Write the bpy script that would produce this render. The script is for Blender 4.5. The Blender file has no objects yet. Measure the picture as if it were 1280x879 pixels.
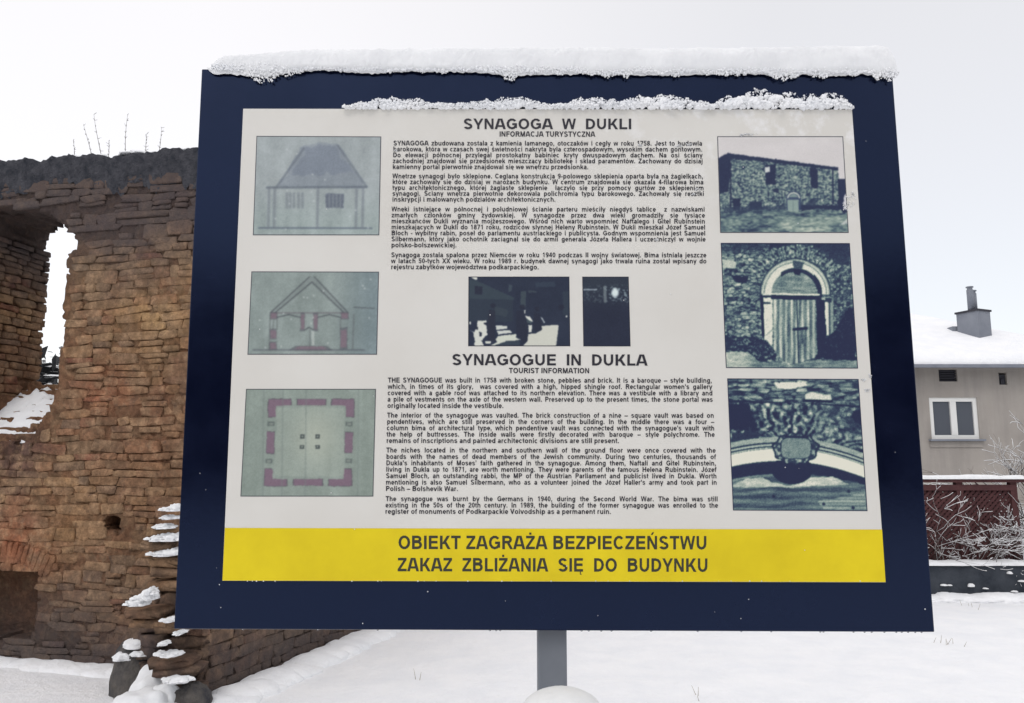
import bpy, math, random
import numpy as np
from mathutils import Vector, Matrix, Euler

# ------------------------------------------------------------------ camera, world, sun, exposure
SC = bpy.context.scene
COL = SC.collection
FPX, CXP, CYP = 1000.0, 640.0, 439.5      # focal length and centre in photograph pixels
PITCH = math.radians(8.078)
EYE = 1.55
cam = bpy.data.cameras.new('camera'); cam.sensor_width = 36; cam.lens = 36 * FPX / 1280
cam.clip_start = 0.05; cam.clip_end = 3000
co = bpy.data.objects.new('camera', cam); COL.objects.link(co)
co.location = (0, 0, EYE); co.rotation_euler = (math.pi / 2 + PITCH, 0, 0)
SC.camera = co

SUN_EL, SUN_AZ = math.radians(48), math.radians(200)   # azimuth clockwise from +Y: behind the camera, a little left
w = bpy.data.worlds.new('World'); SC.world = w; w.use_nodes = True
nt = w.node_tree; bg = nt.nodes['Background']; out = nt.nodes['World Output']
sky = nt.nodes.new('ShaderNodeTexSky'); sky.sky_type = 'NISHITA'; sky.sun_disc = False
sky.sun_elevation = SUN_EL; sky.sun_rotation = SUN_AZ
nt.links.new(sky.outputs[0], bg.inputs[0]); bg.inputs[1].default_value = 0.05
tc = nt.nodes.new('ShaderNodeTexCoord'); sx = nt.nodes.new('ShaderNodeSeparateXYZ')
nt.links.new(tc.outputs['Generated'], sx.inputs[0])
mr = nt.nodes.new('ShaderNodeMapRange'); mr.interpolation_type = 'SMOOTHSTEP'
mr.inputs[1].default_value = -0.35; mr.inputs[2].default_value = 0.5
mr.inputs[3].default_value = 0.0; mr.inputs[4].default_value = 1.0
nt.links.new(sx.outputs[0], mr.inputs[0])
cn = nt.nodes.new('ShaderNodeTexNoise'); cn.inputs['Scale'].default_value = 1.6; cn.inputs['Detail'].default_value = 4
nt.links.new(tc.outputs['Generated'], cn.inputs['Vector'])
ad = nt.nodes.new('ShaderNodeMath'); ad.operation = 'MULTIPLY_ADD'; ad.inputs[1].default_value = 0.25; 
nt.links.new(cn.outputs[0], ad.inputs[0]); nt.links.new(mr.outputs[0], ad.inputs[2])
cr = nt.nodes.new('ShaderNodeValToRGB')
cr.color_ramp.elements[0].position = 0.1; cr.color_ramp.elements[0].color = (0.93, 0.885, 0.85, 1)
cr.color_ramp.elements[1].position = 1.15 if False else 1.0; cr.color_ramp.elements[1].color = (0.75, 0.72, 0.69, 1)
nt.links.new(ad.outputs[0], cr.inputs[0])
bg2 = nt.nodes.new('ShaderNodeBackground'); bg2.inputs[1].default_value = 1.0
nt.links.new(cr.outputs[0], bg2.inputs[0])
adds = nt.nodes.new('ShaderNodeAddShader')
nt.links.new(bg.outputs[0], adds.inputs[0]); nt.links.new(bg2.outputs[0], adds.inputs[1])
nt.links.new(adds.outputs[0], out.inputs[0])

sl = bpy.data.lights.new('sun', 'SUN'); sl.energy = 0.68; sl.angle = math.radians(25); sl.color = (1, 0.97, 0.93)
so = bpy.data.objects.new('sun', sl); COL.objects.link(so); so.location = (-5, -10, 20)
d = Vector((math.sin(SUN_AZ) * math.cos(SUN_EL), math.cos(SUN_AZ) * math.cos(SUN_EL), math.sin(SUN_EL)))
so.rotation_euler = d.to_track_quat('Z', 'Y').to_euler()
SC.view_settings.view_transform = 'Standard'; SC.view_settings.look = 'None'
SC.view_settings.exposure = 0; SC.view_settings.gamma = 1

# ------------------------------------------------------------------ helpers
CP, SP = math.cos(PITCH), math.sin(PITCH)
def ray(x, y):
    a = (x - CXP) / FPX; b = -(y - CYP) / FPX
    return (a, CP - SP * b, SP + CP * b)
def at(x, y, Y):                       # point seen at a photograph pixel, at depth Y
    r = ray(x, y); k = Y / r[1]
    return Vector((r[0] * k, Y, EYE + r[2] * k))
def gp(x, y, z=0.0):                   # point seen at a pixel on the ground
    r = ray(x, y); k = (z - EYE) / r[2]
    return Vector((r[0] * k, r[1] * k, z))
def tag(o, label=None, cat=None, group=None, kind=None):
    if label: o['label'] = label
    if cat: o['category'] = cat
    if group: o['group'] = group
    if kind: o['kind'] = kind
    return o
def empty(name, loc, label, cat, group=None):
    o = bpy.data.objects.new(name, None); COL.objects.link(o); o.location = loc
    o.empty_display_size = 0.1
    return tag(o, label, cat, group)
def mk(name, verts, faces, mat, parent=None, smooth=False):
    me = bpy.data.meshes.new(name)
    me.from_pydata([tuple(map(float, v)) for v in verts], [], [tuple(int(i) for i in f) for f in faces])
    return fin(name, me, mat, parent, smooth)
def mk_np(name, V, F, mat, parent=None, smooth=False):
    """V (n,3) array, F (m,k) array with constant k"""
    me = bpy.data.meshes.new(name); V = np.asarray(V, np.float32); F = np.asarray(F, np.int32)
    m, k = F.shape
    me.vertices.add(len(V)); me.vertices.foreach_set('co', V.ravel())
    me.loops.add(m * k); me.loops.foreach_set('vertex_index', F.ravel())
    me.polygons.add(m); me.polygons.foreach_set('loop_start', np.arange(m, dtype=np.int32) * k)
    me.polygons.foreach_set('loop_total', np.full(m, k, np.int32))
    me.update(calc_edges=True)
    return fin(name, me, mat, parent, smooth)
def fin(name, me, mat, parent=None, smooth=False):
    if mat: me.materials.append(mat)
    if smooth: me.polygons.foreach_set('use_smooth', [True] * len(me.polygons))
    me.update()
    o = bpy.data.objects.new(name, me); COL.objects.link(o)
    if parent:
        o.parent = parent
        pw = world_loc(parent); o.matrix_parent_inverse = Matrix.Translation(-pw)
    return o
def world_loc(o):
    # only translations are used on parents
    l = Vector(o.location)
    if o.parent: l = l + world_loc(o.parent) + o.matrix_parent_inverse.translation
    return l
class MB:
    def __init__(s): s.v = []; s.f = []
    def add(s, v, f):
        b = len(s.v); s.v += [tuple(p) for p in v]; s.f += [tuple(i + b for i in q) for q in f]
    def box(s, a, b, rz=0, c=None):
        x0, y0, z0 = a; x1, y1, z1 = b
        v = [Vector(p) for p in [(x0, y0, z0), (x1, y0, z0), (x1, y1, z0), (x0, y1, z0), (x0, y0, z1), (x1, y0, z1), (x1, y1, z1), (x0, y1, z1)]]
        if rz:
            c = Vector(c) if c else Vector(((x0 + x1) / 2, (y0 + y1) / 2, 0)); M = Matrix.Rotation(rz, 3, 'Z')
            v = [M @ (p - c) + c for p in v]
        s.add(v, [(0, 3, 2, 1), (4, 5, 6, 7), (0, 1, 5, 4), (1, 2, 6, 5), (2, 3, 7, 6), (3, 0, 4, 7)])
    def bar(s, p, q, wd, dp, up=(0, 0, 1)):
        p = Vector(p); q = Vector(q); d = (q - p).normalized(); u = Vector(up)
        if abs(d.dot(u)) > .98: u = Vector((1, 0, 0))
        a = d.cross(u).normalized() * wd / 2; b = d.cross(a).normalized() * dp / 2
        v = [p - a - b, p + a - b, p + a + b, p - a + b, q - a - b, q + a - b, q + a + b, q - a + b]
        s.add(v, [(0, 3, 2, 1), (4, 5, 6, 7), (0, 1, 5, 4), (1, 2, 6, 5), (2, 3, 7, 6), (3, 0, 4, 7)])
    def tube(s, pts, rad, n=5, cap=True):
        pts = [Vector(p) for p in pts]; m = len(pts); vs = []; fs = []
        for i, p in enumerate(pts):
            dd = (pts[min(i + 1, m - 1)] - pts[max(i - 1, 0)]).normalized()
            u = Vector((0, 0, 1)) if abs(dd.z) < .9 else Vector((1, 0, 0))
            a = dd.cross(u).normalized(); b = dd.cross(a); r = rad[i] if hasattr(rad, '__len__') else rad
            for k in range(n):
                t = 2 * math.pi * k / n; vs.append(p + a * (r * math.cos(t)) + b * (r * math.sin(t)))
        for i in range(m - 1):
            for k in range(n):
                fs.append((i * n + k, i * n + (k + 1) % n, (i + 1) * n + (k + 1) % n, (i + 1) * n + k))
        if cap: fs += [tuple(range(n))[::-1], tuple((m - 1) * n + k for k in range(n))]
        s.add(vs, fs)
    def lathe(s, c, prof, n=24):
        vs = []; fs = []; m = len(prof)
        for r, z in prof:
            for k in range(n):
                t = 2 * math.pi * k / n; vs.append((c[0] + r * math.cos(t), c[1] + r * math.sin(t), c[2] + z))
        for i in range(m - 1):
            for k in range(n): fs.append((i * n + k, i * n + (k + 1) % n, (i + 1) * n + (k + 1) % n, (i + 1) * n + k))
        fs.append(tuple((m - 1) * n + k for k in range(n))); fs.append(tuple(range(n))[::-1])
        s.add(vs, fs)
    def build(s, name, mat, parent=None, smooth=False): return mk(name, s.v, s.f, mat, parent, smooth)
def bevel(o, wd, seg=2):
    m = o.modifiers.new('bevel', 'BEVEL'); m.width = wd; m.segments = seg; m.limit_method = 'ANGLE'; return o

# value noise in numpy
def vnoise(P, seed=0):
    P = np.asarray(P, float); i = np.floor(P).astype(np.int64); f = P - i; f = f * f * (3 - 2 * f)
    def h(ix, iy, iz):
        n = (ix * 374761393 + iy * 668265263 + iz * 2147483647 + seed * 1274126177) & 0xffffffff
        n = ((n ^ (n >> 13)) * 1274126177) & 0xffffffff; n = (n ^ (n >> 16)) & 0xffffffff
        n = (n * 2246822519) & 0xffffffff; return ((n ^ (n >> 15)) & 0xffff) / 65535.0
    r = 0
    for dx in (0, 1):
        for dy in (0, 1):
            for dz in (0, 1):
                wgt = (f[..., 0] if dx else 1 - f[..., 0]) * (f[..., 1] if dy else 1 - f[..., 1]) * (f[..., 2] if dz else 1 - f[..., 2])
                r = r + wgt * h(i[..., 0] + dx, i[..., 1] + dy, i[..., 2] + dz)
    return r * 2 - 1
def fbm(P, seed=0, o=4, g=.5):
    P = np.asarray(P, float); r = 0; a = 1; t = 0
    for k in range(o): r = r + a * vnoise(P * 2 ** k + 7.3 * k, seed + k); t += a; a *= g
    return r / t

def s2l(c):
    c = np.asarray(c, float) / 255.0
    return np.where(c <= .04045, c / 12.92, ((c + .055) / 1.055) ** 2.4)

# ------------------------------------------------------------------ materials
def newmat(name, base=(.5, .5, .5), rough=.8, spec=.5, metal=0):
    m = bpy.data.materials.new(name); m.use_nodes = True; b = m.node_tree.nodes['Principled BSDF']
    b.inputs['Base Color'].default_value = (*base, 1); b.inputs['Roughness'].default_value = rough
    b.inputs['Specular IOR Level'].default_value = spec; b.inputs['Metallic'].default_value = metal
    return m
def N(m, t): return m.node_tree.nodes.new(t)
def LK(m, a, b): m.node_tree.links.new(a, b)
def B(m): return m.node_tree.nodes['Principled BSDF']
def noise(m, vec, scale, detail=4, rough=.6):
    n = N(m, 'ShaderNodeTexNoise'); n.inputs['Scale'].default_value = scale; n.inputs['Detail'].default_value = detail
    n.inputs['Roughness'].default_value = rough
    if vec is not None: LK(m, vec, n.inputs['Vector'])
    return n.outputs[0]
def ramp(m, fac, stops):
    r = N(m, 'ShaderNodeValToRGB'); e = r.color_ramp.elements
    while len(e) < len(stops): e.new(.5)
    for k, (p, c) in enumerate(stops):
        e[k].position = p; e[k].color = (c, c, c, 1) if not hasattr(c, '__len__') else (*c, 1)
    LK(m, fac, r.inputs[0]); return r.outputs[0]
def mixc(m, fac, a, b, mode='MIX'):
    x = N(m, 'ShaderNodeMix'); x.data_type = 'RGBA'; x.blend_type = mode
    for s, v in ((x.inputs[0], fac), (x.inputs[6], a), (x.inputs[7], b)):
        if hasattr(v, 'node'): LK(m, v, s)
        elif hasattr(v, '__len__'): s.default_value = (*v, 1)
        else: s.default_value = v
    return x.outputs[2]
def math_(m, op, a, b=None, c=None):
    x = N(m, 'ShaderNodeMath'); x.operation = op
    for s, v in zip(x.inputs, (a, b, c)):
        if v is None: continue
        if hasattr(v, 'node'): LK(m, v, s)
        else: s.default_value = v
    return x.outputs[0]
def bump(m, h, strength=.5, dist=.01):
    b = N(m, 'ShaderNodeBump'); b.inputs['Strength'].default_value = strength; b.inputs['Distance'].default_value = dist
    LK(m, h, b.inputs['Height']); LK(m, b.outputs[0], B(m).inputs['Normal'])
def pos(m): return N(m, 'ShaderNodeNewGeometry').outputs['Position']
def mottled(name, c0, c1, scale=8, rough=.85, bs=.4, bd=.01, spec=.3):
    m = newmat(name, c0, rough, spec); p = pos(m); n = noise(m, p, scale, 6)
    LK(m, ramp(m, n, [(.3, c0), (.7, c1)]), B(m).inputs['Base Color'])
    bump(m, noise(m, p, scale * 4, 6), bs, bd); return m

M = {}
def snow_mat(name, sc=1.0, bd=.02):
    m = newmat(name, (.90, .905, .92), .75, .2); p = pos(m)
    lo, hi = ((.76, .77, .785), (.84, .85, .86)) if 'fluff' in name else ((.87, .885, .91), (.94, .945, .955))
    LK(m, ramp(m, noise(m, p, 3 * sc, 5), [(.3, lo), (.65, hi)]), B(m).inputs['Base Color'])
    h = math_(m, 'ADD', noise(m, p, 14 * sc, 5), math_(m, 'MULTIPLY', noise(m, p, 90 * sc, 3), .35)); bump(m, h, .45, bd)
    return m
M['snow'] = snow_mat('snow_ground', 1, .05)
M['fluff'] = snow_mat('snow_fluff', 4, .004)
M['crystal'] = snow_mat('snow_crystals', 4, .004)
b_ = B(M['fluff']); b_.inputs['Subsurface Weight'].default_value = .6; b_.inputs['Subsurface Scale'].default_value = .012; b_.inputs['Subsurface Radius'].default_value = (1, 1, 1)

# print colours measured on the sheet are divided by the light that falls on it
LIT = 0.93
def ink(c): return tuple(np.clip(s2l(c) / LIT, 0, .95))

def stone_mat(name='rubble_stone', dark=1.0):
    m = newmat(name, (.2, .15, .1), .92, .25)
    p = pos(m)
    at_ = N(m, 'ShaderNodeAttribute'); at_.attribute_name = 'rnd'
    oi = N(m, 'ShaderNodeObjectInfo')
    r = math_(m, 'FRACT', math_(m, 'ADD', oi.outputs['Random'], at_.outputs['Fac']))
    n1 = noise(m, p, 1.1, 4); n2 = noise(m, p, 14, 6, .7)
    # whole-wall hue drift, then stone-to-stone variation
    base = ramp(m, r, [(0, (.085, .062, .045)), (.22, (.16, .105, .062)), (.4, (.125, .095, .07)), (.6, (.20, .135, .075)), (.78, (.15, .088, .055)), (.9, (.23, .17, .105)), (1, (.12, .05, .035))])
    base = mixc(m, ramp(m, n1, [(.38, 0.), (.62, .55)]), base, (.12, .065, .04))
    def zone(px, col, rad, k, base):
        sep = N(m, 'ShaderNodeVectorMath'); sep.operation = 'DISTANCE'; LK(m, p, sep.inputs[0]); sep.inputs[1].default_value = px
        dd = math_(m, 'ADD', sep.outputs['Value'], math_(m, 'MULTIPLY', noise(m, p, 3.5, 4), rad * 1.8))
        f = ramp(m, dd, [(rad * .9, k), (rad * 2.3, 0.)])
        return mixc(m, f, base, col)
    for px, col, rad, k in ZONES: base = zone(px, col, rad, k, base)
    sm1 = ramp(m, noise(m, p, 5.5, 7, .7), [(.47, 0.), (.6, .6)])
    base = mixc(m, sm1, base, (.215, .155, .10))
    sm2 = ramp(m, noise(m, p, 9.0, 7, .75), [(.56, 0.), (.68, .65)])
    base = mixc(m, sm2, base, (.075, .052, .042))
    v = ramp(m, n2, [(.25, .5), (.5, 1.1), (.75, 2.1)])
    col = mixc(m, 1., base, v, 'MULTIPLY')
    # bluish lens veil painted into the foot colour; dark grey below the coping
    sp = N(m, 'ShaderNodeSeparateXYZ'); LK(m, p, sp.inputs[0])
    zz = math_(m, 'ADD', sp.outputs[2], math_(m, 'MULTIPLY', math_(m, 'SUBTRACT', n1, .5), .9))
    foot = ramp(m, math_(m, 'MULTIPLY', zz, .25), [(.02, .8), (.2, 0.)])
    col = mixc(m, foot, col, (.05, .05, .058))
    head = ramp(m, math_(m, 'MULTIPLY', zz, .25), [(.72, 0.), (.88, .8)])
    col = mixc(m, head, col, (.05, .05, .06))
    col = mixc(m, 1., col, (1.45, 1.30, 1.20), 'MULTIPLY')
    if dark != 1: col = mixc(m, 1., col, (dark, dark * .98, dark * .95), 'MULTIPLY')
    LK(m, col, B(m).inputs['Base Color'])
    h = math_(m, 'ADD', noise(m, p, 22, 8, .65), math_(m, 'MULTIPLY', noise(m, p, 90, 4), .4))
    bump(m, h, 1.0, .03)
    return m
# ------------------------------------------------------------------ ground
def ground():
    def axis(dense0, dense1, n, far):
        a = np.linspace(dense0, dense1, n); g = np.geomspace(.3, far, 26)
        return np.concatenate([(dense0 - g)[::-1], a, dense1 + g])
    X = axis(-8, 14, 180, 900); Y = axis(-6, 24, 240, 900)
    gx, gy = np.meshgrid(X, Y)
    P = np.stack([gx, gy, 0 * gx], -1)
    z = .03 * fbm(P * .5, 3) + .018 * fbm(P * 2.2, 9) + .012 * fbm(P * 5, 12, 3)
    fade = np.clip(1 - (np.hypot(gx, gy) - 24) / 20, 0, 1); z *= fade
    z -= .01
    V = np.stack([gx, gy, z], -1).reshape(-1, 3)
    nx = len(X); idx = np.arange(len(V)).reshape(len(Y), nx)
    F = np.stack([idx[:-1, :-1], idx[:-1, 1:], idx[1:, 1:], idx[1:, :-1]], -1).reshape(-1, 4)
    o = mk_np('snowy_ground', V, F, M['snow'], smooth=True); tag(o, kind='structure')
ground()
# unseen dark hill added behind the camera to darken reflections in the glossy sign
def added_reflection_hill():
    M['added_reflection_hill'] = mottled('added_hill_dark', (.02, .025, .025), (.05, .055, .06), .3, 1, .5, 1)
    n = 160; ang = np.linspace(math.radians(195), math.radians(345), n)
    rows = [(30, 0), (32, 4), (36, 8.5), (44, 12), (60, 13), (100, -1)]
    V = []
    for r, h in rows:
        for k, a in enumerate(ang):
            e = min(1, k / 14, (n - 1 - k) / 14)
            hh = h * e * (1 + .25 * float(fbm([[a * 6, r * .05, 0]], 2)[0])) + (1.6 * float(fbm([[a * 60, r, 0]], 5)[0]) if h > 0 else -.3)
            V.append((r * math.cos(a), r * math.sin(a), hh))
    F = [(i * n + k, i * n + k + 1, (i + 1) * n + k + 1, (i + 1) * n + k) for i in range(len(rows) - 1) for k in range(n - 1)]
    tag(mk('added_reflection_hill', V, F, M['added_reflection_hill'], smooth=True), kind='structure')
added_reflection_hill()

# ------------------------------------------------------------------ ruined synagogue wall
WA = gp(0, 824); WB = gp(150, 834)
WU = (WB - WA); WU.z = 0; WU.normalize()                # along the wall, to the right
WN = Vector((-WU.y, WU.x, 0))                            # into the wall, away from us
if WN.y < 0: WN = -WN
def wallpix(x, y, off=0.0):                              # pixel -> (s, z) on the wall's front plane
    r = Vector(ray(x, y)); o = Vector((0, 0, EYE)); k = ((WA + WN * off) - o).dot(WN) / r.dot(WN)
    p = o + r * k; return ((p - WA).dot(WU), p.z)
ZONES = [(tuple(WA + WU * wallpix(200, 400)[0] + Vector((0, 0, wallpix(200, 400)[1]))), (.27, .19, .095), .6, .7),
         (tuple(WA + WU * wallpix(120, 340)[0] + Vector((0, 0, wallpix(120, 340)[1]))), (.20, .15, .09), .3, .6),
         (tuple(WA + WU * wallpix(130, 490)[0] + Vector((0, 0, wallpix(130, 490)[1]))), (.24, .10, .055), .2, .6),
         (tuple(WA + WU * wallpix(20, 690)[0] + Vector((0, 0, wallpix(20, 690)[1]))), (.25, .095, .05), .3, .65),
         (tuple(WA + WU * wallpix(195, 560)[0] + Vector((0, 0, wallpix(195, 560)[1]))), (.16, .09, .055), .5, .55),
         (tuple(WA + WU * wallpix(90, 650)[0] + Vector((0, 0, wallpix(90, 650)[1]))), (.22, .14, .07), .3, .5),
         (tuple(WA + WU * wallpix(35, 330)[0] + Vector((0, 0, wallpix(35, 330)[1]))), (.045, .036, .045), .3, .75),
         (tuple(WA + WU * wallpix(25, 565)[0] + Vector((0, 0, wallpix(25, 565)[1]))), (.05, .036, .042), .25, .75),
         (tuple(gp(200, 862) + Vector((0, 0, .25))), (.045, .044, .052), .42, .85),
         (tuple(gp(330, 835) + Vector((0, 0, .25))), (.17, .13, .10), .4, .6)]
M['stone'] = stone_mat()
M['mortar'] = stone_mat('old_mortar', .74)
M['coping'] = mottled('dark_coping_mortar', (.03, .034, .045), (.10, .10, .115), 14, .92, 1., .04)
M['lichen'] = M['coping']

def inpoly(X, Y, poly):
    r = np.zeros(np.shape(X), bool); n = len(poly); j = n - 1
    for i in range(n):
        xi, yi = poly[i]; xj, yj = poly[j]
        if yi != yj:
            c = ((yi > Y) != (yj > Y)) & (X < (xj - xi) * (Y - yi) / (yj - yi) + xi); r ^= c
        j = i
    return r
def voxels(name, org, U, T, cell, occ, mat, parent, jit=.35, seed=1, smooth=True):
    nu, nt, nz = occ.shape; o = np.pad(occ, 1); F = []
    def vid(i, j, k): return (i * (nt + 1) + j) * (nz + 1) + k
    for ax in range(3):
        a = np.diff(o.astype(np.int8), axis=ax)
        sl_ = [slice(1, -1)] * 3; sl_[ax] = slice(None); a = a[tuple(sl_)]
        for sgn in (1, -1):
            i, j, k = np.nonzero(a == sgn)
            if ax == 0: q = [vid(i, j, k), vid(i, j + 1, k), vid(i, j + 1, k + 1), vid(i, j, k + 1)]
            elif ax == 1: q = [vid(i, j, k), vid(i, j, k + 1), vid(i + 1, j, k + 1), vid(i + 1, j, k)]
            else: q = [vid(i, j, k), vid(i + 1, j, k), vid(i + 1, j + 1, k), vid(i, j + 1, k)]
            if sgn == 1: q = q[::-1]
            F.append(np.stack(q, -1))
    F = np.concatenate(F); used, inv = np.unique(F, return_inverse=True); F = inv.reshape(F.shape)
    k = used % (nz + 1); j = (used // (nz + 1)) % (nt + 1); i = used // ((nz + 1) * (nt + 1))
    G = np.stack([i, j, k], -1).astype(float)
    rng = np.random.default_rng(seed); G += (rng.random(G.shape) - .5) * 2 * jit * np.array([1, .35, 1])
    G *= np.array(cell)
    P = np.array(org)[None] + G[:, :1] * np.array(U)[None] + G[:, 1:2] * np.array(T)[None] + G[:, 2:3] * np.array((0, 0, 1.))[None]
    return mk_np(name, P, F, mat, parent, smooth)

# shared stone shapes: unit outline in local X (along) and Z (up), face towards local -Y
def stone_shape(seed, rough=.08):
    r = random.Random(seed); ch = r.uniform(.03, .2)
    base = [(-.5 + ch, -.5), (.5 - ch, -.5), (.5, -.5 + ch), (.5, .5 - ch), (.5 - ch, .5), (-.5 + ch, .5), (-.5, .5 - ch), (-.5, -.5 + ch)]
    base = [(x + r.uniform(-rough, rough), z + r.uniform(-rough, rough) * 1.3) for x, z in base]
    v = []
    for (k, y) in ((1.0, .6), (1.0, -.55), (.90, -.93)):
        for x, z in base: v.append((x * k + r.uniform(-.015, .015), y + (r.uniform(-.16, .16) if y < 0 else 0), z * k))
    v.append((r.uniform(-.1, .1), -1.0, r.uniform(-.1, .1)))
    f = []
    for a in (0, 8):
        for k in range(8): f.append((a + k, a + (k + 1) % 8, a + 8 + (k + 1) % 8, a + 8 + k))
    for k in range(8): f.append((16 + k, 16 + (k + 1) % 8, 24))
    return v, f
SHAPES = [stone_shape(s) for s in range(14)]
SHMESH = []
for v, f in SHAPES:
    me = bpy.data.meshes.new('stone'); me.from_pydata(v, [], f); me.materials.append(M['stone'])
    me.polygons.foreach_set('use_smooth', [True] * len(me.polygons)); me.update(); SHMESH.append(me)

def stone_xform(p, U, Nn, sx_, sz_, dep, rot):
    """p: centre on the face plane; U along, Nn into the wall"""
    R = Matrix((( U.x, Nn.x, 0), (U.y, Nn.y, 0), (U.z, Nn.z, 1))).to_4x4()
    return Matrix.Translation(p) @ R @ Matrix.Rotation(rot, 4, 'Y') @ Matrix.Diagonal((sx_, dep, sz_, 1))
def place_stones(items, parent, limit, name='stone', restname='small_stones', mat=None):
    """items: (priority, matrix, shape index). the largest `limit` become objects of their own"""
    items.sort(key=lambda t: -t[0]); PW = world_loc(parent)
    for pr, mx, k in items[:limit]:
        if pr <= 0: break
        o = bpy.data.objects.new(name, SHMESH[k]); COL.objects.link(o); o.parent = parent
        o.matrix_basis = Matrix.Translation(-PW) @ mx
    done = min(limit, sum(1 for t in items if t[0] > 0)); rest = items[done:]
    if not rest: return
    V = []; F = []; F3 = []; R = []; nb = 0; rr = random.Random(5)
    for pr, mx, k in rest:
        v, f = SHAPES[k]
        q = rr.random()
        for p in v: V.append(mx @ Vector(p)); R.append(q)
        F += [tuple(i + nb for i in t) for t in f]; nb += len(v)
    o = mk(restname, V, F, M['stone'], parent, True)
    a = o.data.attributes.new('rnd', 'FLOAT', 'POINT'); a.data.foreach_set('value', R); tag(o, kind='stuff')

WALL_T = .75
S0 = -2.6
E0 = gp(247, 876); E1 = gp(447, 791)
CU = (E1 - E0); CU.z = 0; CU.normalize()
a_main = (WA - E0).dot(WN) / (CU.x * WN.x + CU.y * WN.y)
S1 = (E0 + CU * a_main - WA).dot(WU) - .02
# window slit (front outline and back outline in wall coordinates)
bp_ = lambda pts: [wallpix(x, y) for x, y in pts]
win_front = bp_([(-40, 600), (-34, 360), (-24, 320), (0, 286), (30, 268), (58, 264), (88, 285), (96, 290), (97, 310), (84, 318), (82, 380), (77, 440), (73, 480), (68, 500), (30, 560), (-20, 600)])
def backp(pts): return [wallpix(x, y, WALL_T) for x, y in pts]
win_back = backp([(48, 482), (50, 430), (57, 380), (56, 340), (52, 330), (56, 310), (62, 296), (75, 286), (92, 280), (130, 290), (130, 482)])
niche = bp_([(-60, 800), (-60, 716), (-20, 712), (46, 714), (49, 720), (48, 760), (44, 790), (36, 800)])
hole = bp_([(128, 650), (138, 643), (150, 648), (151, 662), (146, 668), (135, 662), (128, 658)])
topL = wallpix(0, 213)[1]; sR, topR = wallpix(240, 196)
def wall_top(s): return topL + (topR - topL) * s / sR
CELL = (.03, .075, .03)
nu = int((S1 - S0) / CELL[0]); ntt = int(WALL_T / CELL[1]); nz = int(4.7 / CELL[2])
uu = S0 + (np.arange(nu) + .5) * CELL[0]; zz_ = (np.arange(nz) + .5) * CELL[2] - .2
UU, ZZ = np.meshgrid(uu, zz_, indexing='ij')
occ = np.zeros((nu, ntt, nz), bool)
wob = .012 * fbm(np.stack([UU * 6, ZZ * 6, 0 * UU], -1), 4)
tp = wall_top(UU) + .03 * fbm(np.stack([UU * 3, 0 * UU, 0 * UU], -1), 8)
wn = .022 * vnoise(np.stack([UU * 5, np.floor(ZZ / .075) * 3.1, 0 * UU], -1), 21); wm = .02 * vnoise(np.stack([UU * 8, ZZ * 8, 0 * UU + 5], -1), 22)
for t in range(ntt):
    f = (t + .5) / ntt
    o = ZZ < tp
    # the opening: front outline narrows to the back outline; sill falls towards the front
    a = inpoly(UU + wn, ZZ + wm, win_front)
    zs_front, zs_back = wallpix(0, 560)[1], wallpix(55, 481, WALL_T)[1]
    sill = zs_front + (zs_back - zs_front) * min(1, f * 1.15)
    bleft = wallpix(54, 400, WALL_T)[0]
    b = inpoly(UU + wn, ZZ + wm, win_back)
    if f > .93: cut = b
    else:
        left = wallpix(-30, 400)[0] + (bleft - wallpix(-30, 400)[0]) * f ** 1.0
        ztop = wallpix(40, 262)[1] + .12 * f - .0
        cut = ((a & (UU + wn > left)) | (b & (UU < wallpix(86, 400)[0]))) & (ZZ > sill + wm) & (ZZ < ztop + .04 + wn)
        cut &= (UU + wn > left)
    o &= ~cut
    if f < .45: o &= ~inpoly(UU + wn * .4, ZZ + wm * .4, niche)
    if f < .35: o &= ~inpoly(UU, ZZ, hole)
    occ[:, t, :] = o
rw = empty('ruined_wall', WA + WU * .5, 'tall ruined rubble stone wall with a ragged window slit left of the sign', 'wall')
core_org = WA + WU * S0 + Vector((0, 0, -.2))
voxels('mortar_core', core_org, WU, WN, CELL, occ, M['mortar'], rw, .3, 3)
front = occ[:, 0, :]
def solid(s, z):
    i = int((s - S0) / CELL[0]); k = int((z + .2) / CELL[2])
    return 0 <= i < nu and 0 <= k < nz and front[i, k]
def projpx(p):
    d = Vector(p) - Vector((0, 0, EYE)); fw = d.y * CP + d.z * SP; up = -d.y * SP + d.z * CP
    return CXP + FPX * d.x / fw, CYP - FPX * up / fw, fw
def visible_area(p, w_, h_):
    x, y, fw = projpx(p)
    if fw <= 0 or x < -15 or x > 252 or y < 150 or y > 890: return 0
    return w_ * h_ * (FPX / fw) ** 2
rs = random.Random(11)
items = []
z = -.04
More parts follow.
